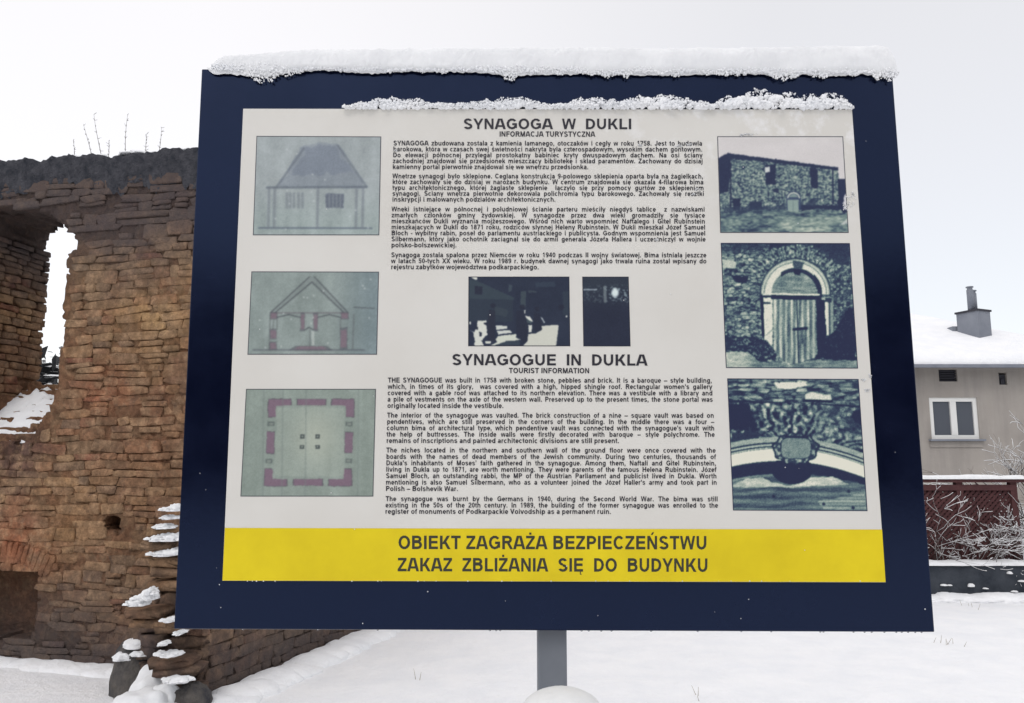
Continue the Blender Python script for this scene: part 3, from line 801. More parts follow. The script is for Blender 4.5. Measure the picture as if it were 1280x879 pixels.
# ------------------------------------------------------------------ garden wall, lattice fence, shrubs
def garden():
    gw = gp(1200, 747); Y = gw.y; k = Y / FPX
    zt = at(1200, 706, Y).z
    M['gwall'] = mottled('damp_dark_concrete', (.022, .028, .038), (.06, .068, .082), 4, .9, .7, .02)
    x0, x1 = at(640, 700, Y).x, at(1500, 700, Y).x
    # wall with slightly wavy face
    n, m_ = 380, 18; V = []
    for i in range(n):
        for j in range(m_):
            x = x0 + (x1 - x0) * i / (n - 1); z = -.1 + (zt + .1) * j / (m_ - 1); V.append((x, Y + .03 * float(fbm([[x * 4, z * 4, 0]], 71)[0]), z))
    idx = np.arange(n * m_).reshape(n, m_); F = np.stack([idx[:-1, :-1], idx[1:, :-1], idx[1:, 1:], idx[:-1, 1:]], -1).reshape(-1, 4).tolist()
    b = len(V); V += [(x0, Y, zt), (x1, Y, zt), (x1, Y + .3, zt), (x0, Y + .3, zt), (x0, Y + .3, -.1), (x1, Y + .3, -.1)]; F += [(b, b + 1, b + 2, b + 3), (b + 3, b + 2, b + 5, b + 4)]
    tag(mk('garden_wall', V, F, M['gwall'], smooth=True), 'low dark damp concrete garden wall below the red lattice fence', 'garden wall')
    # snow on the wall
    n = 240; V = []; m_ = 8
    for i in range(n):
        x = x0 + (x1 - x0) * i / (n - 1); a = .035 + .012 * float(fbm([[x * 5, 0, 0]], 72)[0]); fr = .03 + .02 * float(fbm([[x * 9, 2, 0]], 73)[0])
        for j in range(m_):
            t = math.pi * j / (m_ - 1); V.append((x, Y + .15 - (.15 + fr) * math.cos(t), zt - .01 + a * math.sin(t) ** .6 * 1.3))
    idx = np.arange(n * m_).reshape(n, m_); F = np.stack([idx[:-1, :-1], idx[1:, :-1], idx[1:, 1:], idx[:-1, 1:]], -1).reshape(-1, 4)
    tag(mk_np('wall_snow', V, F, M['fluff'], smooth=True), 'thin line of snow along the top of the dark garden wall', 'snow', kind='stuff')
    L = []
    for i, (x, y, r_) in enumerate([(1214, 733, 4), (1262, 717, 3), (1180, 732, 4), (1187, 732, 3), (1277, 727, 4), (1232, 736, 3), (1268, 740, 4), (1262, 743, 4)]):
        c_ = at(x, y, Y - .03); L.append(blob_np(c_, (r_ * k * 1.1, .03, r_ * k * (.9 if i < 2 else .45)), 300 + i, ICO3))
    snow('snow_clumps', L, 'small snow clumps stuck to the face of the dark garden wall', kind='stuff')
    L = []
    for i in range(150):
        x = x0 + (x1 - x0) * i / 149; L.append(blob_np((x, Y - .1, 0), (.2, .2, .03 + .045 * random.Random(i).random()), 400 + i, ICO3, flat=-1))
    snow('snow_bank', L, 'uneven snow drifted along the foot of the garden wall', 'snow bank', kind='stuff', mat='snow')
    # lattice fence just behind the wall
    Yf = Y + .45; M['redwood'] = mottled('red_brown_timber', (.05, .02, .022), (.095, .038, .038), 6, .85, .4, .01)
    fx0, fx1 = at(644, 650, Yf).x, at(1271, 650, Yf).x; ft, fb = at(1200, 603, Yf).z, at(1200, 712, Yf).z
    fe = empty('lattice_fence', ((fx0 + fx1) / 2, Yf, 0), 'red brown diagonal lattice fence panel behind the dark garden wall', 'fence')
    for px in (648, 740, 832, 924, 1015, 1108, 1201, 1269):
        m = MB(); x = at(px, 650, Yf).x; m.box((x - .04, Yf - .03, -.05), (x + .04, Yf + .05, ft)); m.build('post', M['redwood'], fe)
    m = MB(); m.box((fx0, Yf - .06, ft), (fx1 + .1, Yf + .1, ft + .045)); m.build('rail', M['redwood'], fe)
    m = MB(); m.box((fx0, Yf - .035, fb), (fx1, Yf + .03, fb + .05)); m.build('rail', M['redwood'], fe)
    m = MB(); m.box((fx0, Yf - .035, ft - .1), (fx1, Yf + .03, ft - .03)); m.build('rail', M['redwood'], fe)
    h = ft - .1 - fb; la = MB(); step = .068
    def clipbar(xs, sgn, yy):
        a = Vector((xs, yy, fb)); b_ = Vector((xs + sgn * h, yy, fb + h)); lo, hi = 0., 1.
        for t0 in [(fx0 - a.x) / (b_.x - a.x), (fx1 - a.x) / (b_.x - a.x)]: pass
        t1, t2 = sorted(((fx0 - a.x) / (b_.x - a.x), (fx1 - a.x) / (b_.x - a.x))); lo, hi = max(0, t1), min(1, t2)
        if hi - lo > .03: la.bar(a.lerp(b_, lo), a.lerp(b_, hi), .008, .03)
    x = fx0 - h
    while x < fx1 + h: clipbar(x, 1, Yf); clipbar(x, -1, Yf + .009); x += step
    tag(la.build('lattice_slats', M['redwood'], fe), kind='stuff')
    # dark hedge foliage pressed behind the lattice
    M['hedge'] = mottled('dark_winter_hedge', (.035, .018, .025), (.09, .05, .055), 12, .95, .9, .03)
    rng = np.random.default_rng(9); V = []; F = []
    for q in range(18000):
        p = np.array([rng.uniform(fx0, fx1 - .06), Yf + rng.uniform(.1, .5), rng.uniform(0, ft - .08)]); a = rng.normal(size=3) * .035; b_ = rng.normal(size=3) * .035
        i = len(V); V += [p, p + a, p + a + b_, p + b_]; F.append((i, i + 1, i + 2, i + 3))
    tag(mk('hedge', V, F, M['hedge']), 'dark leafless hedge growing behind the lattice fence', 'hedge', kind='stuff')
    # snow on the top rail
    n = 160; V = []
    for i in range(n):
        x = fx0 + (fx1 + .1 - fx0) * i / (n - 1); a = .05 + .014 * float(fbm([[x * 5, 3, 0]], 75)[0])
        for j in range(m_):
            t = math.pi * j / (m_ - 1); V.append((x, Yf + .02 - .1 * math.cos(t), ft + .04 + a * math.sin(t) ** .6))
    idx = np.arange(n * m_).reshape(n, m_); F = np.stack([idx[:-1, :-1], idx[1:, :-1], idx[1:, 1:], idx[:-1, 1:]], -1).reshape(-1, 4)
    tag(mk_np('rail_snow', V, F, M['fluff'], smooth=True), 'line of snow on the top rail of the lattice fence', 'snow', kind='stuff')
    # shrubs
    s = gp(1165, 712, .1)
    Ys = Y + .36
    def sp(px): return (at(px, 650, Ys).x, Ys, .1)
    shrub((at(1228, 650, Y + .34).x, Y + .34, .1), 1.25, .45, 9, 4, 5, 'snowy leafless shrub before the middle of the lattice fence', thick=.005, ln=.36, snowk=.6)
    shrub((at(1158, 650, Y + .33).x, Y + .33, .1), 1.6, .2, 8, 4, 8, 'tall thin snowy shrub beside the right edge of the sign', thick=.005, ln=.38, snowk=.65)
    shrub((at(1272, 650, Y + .35).x, Y + .35, .1), 1.25, .3, 8, 4, 12, 'snowy leafless shrub at the right end of the lattice fence', thick=.005, ln=.36, snowk=.65)
    shrub((at(1318, 650, Y + .9).x, Y + .9, 0), 2.3, .22, 9, 4, 21, 'small bare tree right of the fence with snow lined branches reaching in', 'bare_tree', 'tree', .012, lean=(-.35, 0), ln=.40)
    # low white shed wall glimpsed right of the fence
    sh = MB(); a = at(1275, 640, 13.); b_ = at(1330, 598, 13.)
    sh.box((a.x, 13., -.1), (b_.x, 14., a.z - .02)); shd = sh.build('shed', newmat('pale_wall', (.45, .45, .47), .9))
    tag(shd, 'pale low outbuilding glimpsed past the right end of the fence', 'outbuilding')
garden()

# ------------------------------------------------------------------ the sign
D = 2.2
def bp(x, y, off=0.0): return at(x, y, D - off) if off == 0 else at(x, y, D) - Vector((0, off, 0))
def navy():
    m = newmat('navy_gloss_sheet', (.008, .013, .045), .2, .5)
    B(m).inputs['Specular Tint'].default_value = (.34, .50, .95, 1)
    p = pos(m); n = noise(m, p, 6, 5); n2 = noise(m, p, 60, 3)
    LK(m, ramp(m, n, [(.3, .13), (.7, .22)]), B(m).inputs['Roughness'])
    LK(m, ramp(m, n, [(.3, (.0022, .0032, .012)), (.7, (.004, .0055, .018))]), B(m).inputs['Base Color'])
    bump(m, n2, .04, .002); return m
M['navy'] = navy()
M['post'] = mottled('galvanised_grey_post', (.15, .165, .19), (.19, .205, .23), 6, .5, .1, .002)
fb = at(690, 790, D)
sign = empty('information_board', (fb.x, D + .06, 0), 'large navy framed tourist information board with white text sheet and yellow warning band', 'sign')
# panel
Q = [(251, 85), (1117, 90), (1170, 791), (216, 787)]
PF = .006
v = [at(x, y, D) for x, y in Q]; v = [Vector((p.x, D + PF, p.z)) for p in v]; vb = [p + Vector((0, .045, 0)) for p in v]
panel = mk('panel', v + vb, [(3, 2, 1, 0), (4, 5, 6, 7), (0, 1, 5, 4), (1, 2, 6, 5), (2, 3, 7, 6), (3, 0, 4, 7)], M['navy'], sign); bevel(panel, .003)
px0, px1 = at(672, 800, D + .06).x, at(708.5, 800, D + .06).x
mb = MB(); mb.box((px0, D + .056, -.1), (px1, D + .056 + (px1 - px0), at(690, 60, D).z - .2)); post = mb.build('post', M['post'], sign); bevel(post, .006)
# white sheet with a printed yellow band
S = [(304, 136), (1065, 137), (1107, 728), (278, 726)]
def sheetmat():
    m = newmat('white_printed_sheet', ink((206, 203, 196)), .55, .35); p = pos(m)
    n = noise(m, p, 2.2, 5); base = ramp(m, n, [(.3, ink((203, 200, 193))), (.7, ink((211, 209, 203)))])
    sp = N(m, 'ShaderNodeSeparateXYZ'); LK(m, p, sp.inputs[0])
    # rime frozen to the upper right part of the sheet
    up = ramp(m, math_(m, 'MULTIPLY', sp.outputs[2], .25), [(.545, 0.), (.645, 1.)]); rt = ramp(m, math_(m, 'ADD', math_(m, 'MULTIPLY', sp.outputs[0], .3), .35), [(.28, 0.08), (.62, 1.)])
    fl = ramp(m, noise(m, p, 16, 6, .65), [(.5, 0.), (.66, .75)])
    f = math_(m, 'MULTIPLY', math_(m, 'MULTIPLY', up, rt), fl)
    LK(m, mixc(m, f, base, (.86, .86, .87)), B(m).inputs['Base Color'])
    bump(m, noise(m, p, 30, 4), .05, .003); return m
M['sheet'] = sheetmat()
v = [bp(x, y) for x, y in S]; vb = [p + Vector((0, PF - .0005, 0)) for p in v]
sheet = mk('information_sheet', v + vb, [(3, 2, 1, 0), (4, 5, 6, 7), (0, 1, 5, 4), (1, 2, 6, 5), (2, 3, 7, 6), (3, 0, 4, 7)], M['sheet'], sign)
M['yellow'] = newmat('yellow_print', ink((214, 190, 12)), .5, .35)
m = M['yellow']; p = pos(m); LK(m, ramp(m, noise(m, p, 5, 6), [(.3, ink((206, 183, 8))), (.7, ink((222, 200, 16)))]), B(m).inputs['Base Color'])
YB = [(281.2, 660), (1102.5, 662), (1106.9, 727.7), (278.1, 725.8)]
mk('warning_band', [bp(x, y, .0006) for x, y in YB], [(3, 2, 1, 0)], M['yellow'], sheet)

# ------------------------------------------------------------------ lettering: own bold grotesque, made of flat strokes
def GLY():
    C, S_, T, X, s, t = .716, .158, .135, .525, .148, .12
    def rect(a, b, c, d): return [[(a, b), (c, b), (c, d), (a, d)]]
    def dg(xb, yb, xt, yt, w=.165): return [[(xb - w / 2, yb), (xb + w / 2, yb), (xt + w / 2, yt), (xt - w / 2, yt)]]
    def arc(cx, cy, rx, ry, a0, a1, ts=s, tt=t, n=None):
        n = n or max(3, int(abs(a1 - a0) / 30)); r = []
        for k in range(n):
            p = []
            for a, q in ((a0 + (a1 - a0) * k / n, 1), (a0 + (a1 - a0) * (k + 1) / n, 1), (a0 + (a1 - a0) * (k + 1) / n, 0), (a0 + (a1 - a0) * k / n, 0)):
                a = math.radians(a); p.append((cx + (rx if q else rx - ts) * math.cos(a), cy + (ry if q else ry - tt) * math.sin(a)))
            r.append(p)
        return r
    def bowl(x0, xc, y0, y1, rx): return rect(x0, y1 - T, xc, y1) + rect(x0, y0, xc, y0 + T) + arc(xc, (y0 + y1) / 2, rx, (y1 - y0) / 2, -90, 90, S_, T)
    stem = lambda x, h=C, y=0, w=S_: rect(x, y, x + w, y + h if y else h)
    G = {' ': (.278, [])}
    def g(c, w, *p): G[c] = (w, sum(p, []))
    g('A', .722, dg(.08, 0, .3, C), dg(.64, 0, .42, C), rect(.2, .15, .52, .265))
    g('B', .722, stem(.073), bowl(.15, .40, .345, C, .235), bowl(.15, .41, 0, .45, .26))
    g('C', .722, arc(.38, .358, .335, .37, 42, 318, S_, T))
    g('D', .722, stem(.073), bowl(.15, .34, 0, C, .335))
    g('E', .667, stem(.073), rect(.2, 0, .62, T), rect(.2, .3, .59, .3 + T), rect(.2, C - T, .61, C))
    g('F', .611, stem(.073), rect(.2, .29, .53, .29 + T), rect(.2, C - T, .57, C))
    g('G', .778, arc(.4, .358, .355, .37, 40, 335, S_, T), rect(.42, .27, .72, .27 + T), rect(.6, .08, .72, .3))
    g('H', .722, stem(.07), stem(.507), rect(.2, .31, .52, .31 + T))
    g('I', .278, stem(.066)); g('J', .556, rect(.34, .2, .34 + S_, C), arc(.265, .2, .22, .21, 180, 360, S_, T))
    g('K', .722, stem(.073), dg(.27, .27, .58, C, .18), dg(.62, 0, .35, .42, .18))
    g('L', .611, stem(.076), rect(.2, 0, .58, T))
    g('M', .833, stem(.07, w=.135), stem(.628, w=.135), dg(.41, 0, .17, C, .16), dg(.423, 0, .66, C, .16))
    g('N', .722, stem(.07, w=.135), stem(.517, w=.135), dg(.57, 0, .15, C, .16))
    g('O', .778, arc(.39, .358, .35, .37, 0, 360, S_, T, 14)); g('P', .667, stem(.073), bowl(.15, .38, .27, C, .25))
    g('R', .722, stem(.073), bowl(.15, .41, .31, C, .245), dg(.63, 0, .42, .34, .17))
    g('S', .667, arc(.33, .52, .265, .205, 20, 270, S_, T), arc(.335, .195, .285, .205, -160, 90, S_, T))
    g('T', .611, stem(.233), rect(.02, C - T, .59, C)); g('U', .722, rect(.07, .26, .215, C), rect(.507, .26, .652, C), arc(.361, .27, .291, .28, 180, 360, S_, T))
    g('V', .667, dg(.33, 0, .09, C), dg(.34, 0, .58, C)); g('W', .944, dg(.24, 0, .09, C, .14), dg(.25, 0, .45, C, .13), dg(.69, 0, .49, C, .13), dg(.7, 0, .855, C, .14))
    g('X', .667, dg(.09, 0, .57, C, .17), dg(.58, 0, .1, C, .17)); g('Y', .667, rect(.26, 0, .405, .3), dg(.33, .27, .09, C, .16), dg(.335, .27, .58, C, .16))
    g('Z', .611, rect(.03, 0, .58, T), rect(.05, C - T, .57, C), dg(.12, T * .9, .48, C - T * .9, .17))
    g('0', .556, arc(.278, .358, .24, .365, 0, 360, s, .11, 12)); g('1', .556, rect(.25, 0, .385, C), dg(.14, .5, .3, C * .98, .12))
    g('2', .556, arc(.275, .5, .24, .22, -15, 170, s, .115), rect(.03, 0, .51, .12), dg(.12, .1, .42, .45, .17))
    g('3', .556, arc(.27, .52, .22, .2, -80, 165, s, .11), arc(.27, .2, .24, .21, -165, 85, s, .11))
    g('4', .556, rect(.32, 0, .45, C), rect(.03, .15, .53, .26), dg(.1, .24, .37, C, .14))
    g('5', .556, rect(.1, C - .12, .49, C), rect(.09, .35, .21, C - .05), arc(.275, .235, .24, .245, -160, 130, s, .11))
    g('6', .556, arc(.28, .23, .24, .24, 0, 360, s, .11, 10), arc(.3, .36, .26, .365, 50, 200, s, .11)); g('7', .556, rect(.04, C - .12, .52, C), dg(.2, 0, .43, C - .1, .15))
    g('8', .556, arc(.278, .525, .215, .195, 0, 360, s, .1, 10), arc(.278, .2, .245, .21, 0, 360, s, .11, 10))
    g('9', .556, arc(.275, .485, .24, .24, 0, 360, s, .11, 10), arc(.255, .355, .26, .365, -130, 20, s, .11))
    g('.', .278, rect(.07, 0, .21, .14)); g(',', .278, rect(.07, 0, .21, .14), dg(.1, -.13, .16, .02, .09)); g('-', .333, rect(.04, .19, .3, .31)); g('–', .556, rect(0, .2, .556, .31))
    g("'", .24, rect(.06, .46, .18, C)); g('a', .556, arc(.25, .155, .215, .167, 0, 360, s, .1, 9), rect(.365, 0, .5, .36), arc(.28, .345, .222, .187, 0, 155, s, t))
    g('b', .611, stem(.066, w=s), arc(.325, .26, .25, .272, 0, 360, s, t, 10)); g('c', .556, arc(.29, .26, .255, .272, 45, 315, s, t)); g('d', .611, stem(.41, w=s), arc(.29, .26, .25, .272, 0, 360, s, t, 10))
    g('e', .556, arc(.285, .26, .25, .272, 0, 318, s, t), rect(.1, .205, .53, .3)); g('f', .333, rect(.09, 0, .225, .56), arc(.28, .53, .19, .2, 75, 180, s, t), rect(.01, .41, .32, .51))
    g('g', .611, rect(.41, -.02, .546, X), arc(.29, .26, .25, .272, 0, 360, s, t, 10), arc(.3, -.02, .246, .19, 190, 360, s, t))
    ar = lambda x, w: arc(x + w, .3, w, .232, 0, 180, s, t)
    g('h', .611, stem(.066, w=s), ar(.066, .24), rect(.408, 0, .546, .32)); g('i', .278, rect(.07, 0, .208, X), rect(.07, .6, .208, C))
    g('j', .278, rect(.07, -.06, .208, X), rect(.07, .6, .208, C), arc(.0, -.05, .208, .165, 270, 360, s, t)); g('k', .556, stem(.066, w=s), dg(.24, .2, .44, X, .16), dg(.47, 0, .3, .32, .16))
    g('l', .278, stem(.07, w=s)); g('m', .889, rect(.062, 0, .2, X), ar(.062, .22), ar(.37, .225), rect(.364, 0, .5, .32), rect(.682, 0, .82, .32)); g('n', .611, rect(.066, 0, .204, X), ar(.066, .24), rect(.408, 0, .546, .32))
    g('o', .611, arc(.305, .26, .267, .272, 0, 360, s, t, 10)); g('p', .611, rect(.066, -.2, .204, X), arc(.325, .26, .25, .272, 0, 360, s, t, 10)); g('q', .611, rect(.408, -.2, .546, X), arc(.29, .26, .25, .272, 0, 360, s, t, 10))
    g('r', .389, rect(.066, 0, .204, X), arc(.3, .3, .235, .232, 80, 180, s, .12)); g('s', .556, arc(.27, .375, .22, .157, 20, 270, s, .1), arc(.275, .155, .235, .167, -160, 90, s, .1))
    g('t', .333, rect(.09, .12, .225, .66), rect(.01, .41, .31, .51), arc(.28, .15, .19, .16, 180, 280, s, .11)); g('u', .611, rect(.066, .2, .204, X), rect(.408, 0, .546, X), arc(.306, .22, .24, .232, 180, 360, s, t))
    g('v', .556, dg(.27, 0, .08, X, .15), dg(.285, 0, .475, X, .15)); g('w', .778, dg(.2, 0, .075, X, .13), dg(.21, 0, .38, X, .12), dg(.57, 0, .4, X, .12), dg(.58, 0, .7, X, .13))
    g('x', .556, dg(.09, 0, .47, X, .16), dg(.47, 0, .09, X, .16)); g('y', .556, dg(.275, 0, .08, X, .15), dg(.2, -.2, .475, X, .15)); g('z', .5, rect(.03, 0, .47, .11), rect(.04, X - .11, .46, X), dg(.12, .1, .38, X - .1, .16))
    G['I'] = (.278, stem(.066))
    og = lambda x: arc(x, -.08, .09, .1, 90, 290, .06, .06, 3); ac = lambda x, y: dg(x, y, x + .09, y + .14, .11)
    for c, b, ex in (('ą', 'a', og(.44)), ('ę', 'e', og(.4)), ('Ę', 'E', og(.5)), ('ć', 'c', ac(.25, .57)), ('ń', 'n', ac(.28, .57)), ('ó', 'o', ac(.28, .57)), ('ś', 's', ac(.24, .57)), ('ź', 'z', ac(.22, .57)), ('ż', 'z', rect(.18, .59, .31, .71)),
                     ('ł', 'l', dg(.06, .3, .22, .42, .12)), ('Ż', 'Z', rect(.24, .77, .37, .89)), ('Ń', 'N', ac(.33, .77)), ('Ś', 'S', ac(.3, .77)), ('Ł', 'L', dg(.05, .25, .3, .42, .1)), ('Ó', 'O', ac(.36, .77))):
        G[c] = (G[b][0], G[b][1] + ex)
    return G
GL = GLY()
M['ink'] = newmat('dark_print', (.018, .017, .026), .5, .4)
def natural(tx): return sum(GL[c][0] for c in tx)
def text_block(name, lines, em, sheet, col='ink', sxs=None, off=.0010):
    """lines: (text, x0, x1, baseline_left, baseline_right) in photograph pixels"""
    V = []; F = []
    for (tx, x0, x1, b0, b1, fit) in lines:
        W = x1 - x0; nat = natural(tx); ns_ = tx.count(' ')
        if fit: kx = W / nat; gap = 0
        else: kx = sxs; gap = (W - nat * kx) / max(1, ns_)
        x = x0
        for c in tx:
            adv, polys = GL[c]
            for k, poly in enumerate(polys):
                i = len(V)
                for (u, v_) in poly:
                    X_ = x + u * kx; by = b0 + (b1 - b0) * (X_ - x0) / W; V.append(bp(X_, by - v_ * em, off + .000012 * k))
                F.append(tuple(range(i, i + len(poly))))
            x += adv * kx + (gap if c == ' ' else 0)
    return mk(name, V, F, M[col], sheet)
def big_text(name, L, em, col='ink'):
    for (tx, x0, x1, b0, b1, fit) in L:
        k = (x1 - x0) / natural(tx); x = x0
        for wd in tx.split(' '):
            if wd:
                w_ = natural(wd) * k; f0, f1 = (x - x0) / (x1 - x0), (x + w_ - x0) / (x1 - x0)
                text_block(name, [(wd, x, x + w_, b0 + (b1 - b0) * f0, b0 + (b1 - b0) * f1, True)], em, sheet, col); x += w_
            x += .278 * k
def para(lines, x0a, x1a, xlast, y0, y1, xl_b, x1b, em=8.4, name='paragraph'):
    n = len(lines); L = []
    xlast_nat = None
    sx = (xlast - xl_b) / natural(lines[-1])
    sx2 = min((x1a - x0a) / natural(t) for t in lines[:-1]) if n > 1 else sx
    sx = min(sx2 * .985, 7.6)
    for i, t in enumerate(lines):
        f = i / max(1, n - 1); a = x0a + (xl_b - x0a) * f; b = x1a + (x1b - x1a) * f
        yb = y0 + (y1 - y0) * f + .27 * em
        if i == n - 1: L.append((t, a, xlast, yb, yb + .2, True))
        else: L.append((t, a, b, yb, yb + .3, False))
    return text_block(name, L, em, sheet, sxs=sx)
big_text('title_word', [('SYNAGOGA  W  DUKLI', 578.6, 790, 161.6, 161.8, True)], 18.4)
big_text('subtitle_word', [('INFORMACJA TURYSTYCZNA', 624, 744, 171.0, 171.2, True)], 9.2)
big_text('title_word', [('SYNAGOGUE  IN  DUKLA', 564.2, 809.5, 456.6, 457.2, True)], 19.4)
big_text('subtitle_word', [('TOURIST INFORMATION', 636, 737, 466.6, 466.8, True)], 9.2)
para(['SYNAGOGA zbudowana została z kamienia łamanego, otoczaków i cegły w roku 1758. Jest to budowla',
      'barokowa, która w czasach swej świetności nakryta była czterospadowym, wysokim dachem gontowym.',
      'Do elewacji północnej przylegał prostokątny babiniec kryty dwuspadowym dachem. Na osi ściany',
      'zachodniej znajdował się przedsionek mieszczący bibliotekę i skład paramentów. Zachowany do dzisiaj',
      'kamienny portal pierwotnie znajdował się we wnętrzu przedsionka.'], 491.5, 877.8, 735.7, 179.8, 209.3, 490.6, 878.8)
para(['Wnętrze synagogi było sklepione. Ceglana konstrukcja 9-polowego sklepienia oparta była na żagielkach,',
      'które zachowały się do dzisiaj w narożach budynku. W centrum znajdowała się okazała 4-filarowa bima',
      'typu architektonicznego, której żaglaste sklepienie  łączyło się przy pomocy gurtów ze sklepieniem',
      'synagogi. Ściany wnętrza pierwotnie dekorowała polichromia typu barokowego. Zachowały się resztki',
      'inskrypcji i malowanych podziałów architektonicznych.'], 490.5, 879.1, 694.7, 220.9, 249.9, 490.2, 880.5)
para(['Wnęki istniejące w północnej i południowej ścianie parteru mieściły niegdyś tablice  z nazwiskami',
      'zmarłych członków gminy żydowskiej. W synagodze przez dwa wieki gromadziły się tysiące',
      'mieszkańców Dukli wyznania mojżeszowego. Wśród nich warto wspomnieć Naftalego i Gitel Rubinstein',
      'mieszkających w Dukli do 1871 roku, rodziców słynnej Heleny Rubinstein. W Dukli mieszkał Józef Samuel',
      'Bloch - wybitny rabin, poseł do parlamentu austriackiego i publicysta. Godnym wspomnienia jest Samuel',
      'Silbermann, który jako ochotnik zaciągnął się do armii generała Józefa Hallera i uczestniczył w wojnie',
      'polsko-bolszewickiej.'], 489.3, 881.1, 571, 262.2, 307, 488.9, 882.2)
para(['Synagoga została spalona przez Niemców w roku 1940 podczas II wojny światowej. Bima istniała jeszcze',
      'w latach 50-tych XX wieku. W roku 1989 r. budynek dawnej synagogi jako trwała ruina został wpisany do',
      'rejestru zabytków województwa podkarpackiego.'], 488.8, 883.0, 673.7, 319.4, 334.4, 488.6, 883.4)
para(['THE SYNAGOGUE was built in 1758 with broken stone, pebbles and brick. It is a baroque – style building,',
      'which, in times of its glory,  was covered with a high, hipped shingle roof. Rectangular women\'s gallery',
      'covered with a gable roof was attached to its northern elevation. There was a vestibule with a library and',
      'a pile of vestments on the axle of the western wall. Preserved up to the present times, the stone portal was',
      'originally located inside the vestibule.'], 484.8, 890, 629.7, 476, 507.7, 484, 891.5, 8.7)
para(['The interior of the synagogue was vaulted. The brick construction of a nine – square vault was based on',
      'pendentives, which are still preserved in the corners of the building. In the middle there was a four –',
      'column bima of architectural type, which pendentive vault was connected with the synagogue\'s vault with',
      'the help of buttresses. The inside walls were firstly decorated with baroque – style polychrome. The',
      'remains of inscriptions and painted architectonic divisions are still present.'], 483.8, 892.5, 774, 519.8, 551.5, 482.9, 893.7, 8.7)
para(['The niches located in the northern and southern wall of the ground floor were once covered with the',
      'boards with the names of dead members of the Jewish community. During two centuries, thousands of',
      'Dukla\'s inhabitants of Moses\' faith gathered in the synagogue. Among them, Naftali and Gitel Rubinstein,',
      'living in Dukla up to 1871, are worth mentioning. They were parents of the famous Helena Rubinstein. Józef',
      'Samuel Bloch, an outstanding rabbi, the MP of the Austrian Parliament and publicist lived in Dukla. Worth',
      'mentioning is also Samuel Silbermann, who as a volunteer joined the Józef Haller\'s army and took part in',
      'Polish – Bolshevik War.'], 482.8, 894.6, 572.8, 563.4, 611.5, 482, 896.5, 8.7)
para(['The synagogue was burnt by the Germans in 1940, during the Second World War. The bima was still',
      'existing in the 50s of the 20th century. In 1989, the building of the former synagogue was enrolled to the',
      'register of monuments of Podkarpackie Voivodship as a permanent ruin.'], 482, 897.3, 764, 624.2, 640, 481.4, 898, 8.7)
M['ink2'] = newmat('dark_print_on_yellow', (.035, .035, .02), .5, .4)
big_text('warning_word', [('OBIEKT ZAGRAŻA BEZPIECZEŃSTWU', 497.3, 884.3, 686.4, 686.9, True), ('ZAKAZ  ZBLIŻANIA  SIĘ  DO  BUDYNKU', 496.5, 885.6, 714.2, 714.9, True)], 23.5, 'ink2')

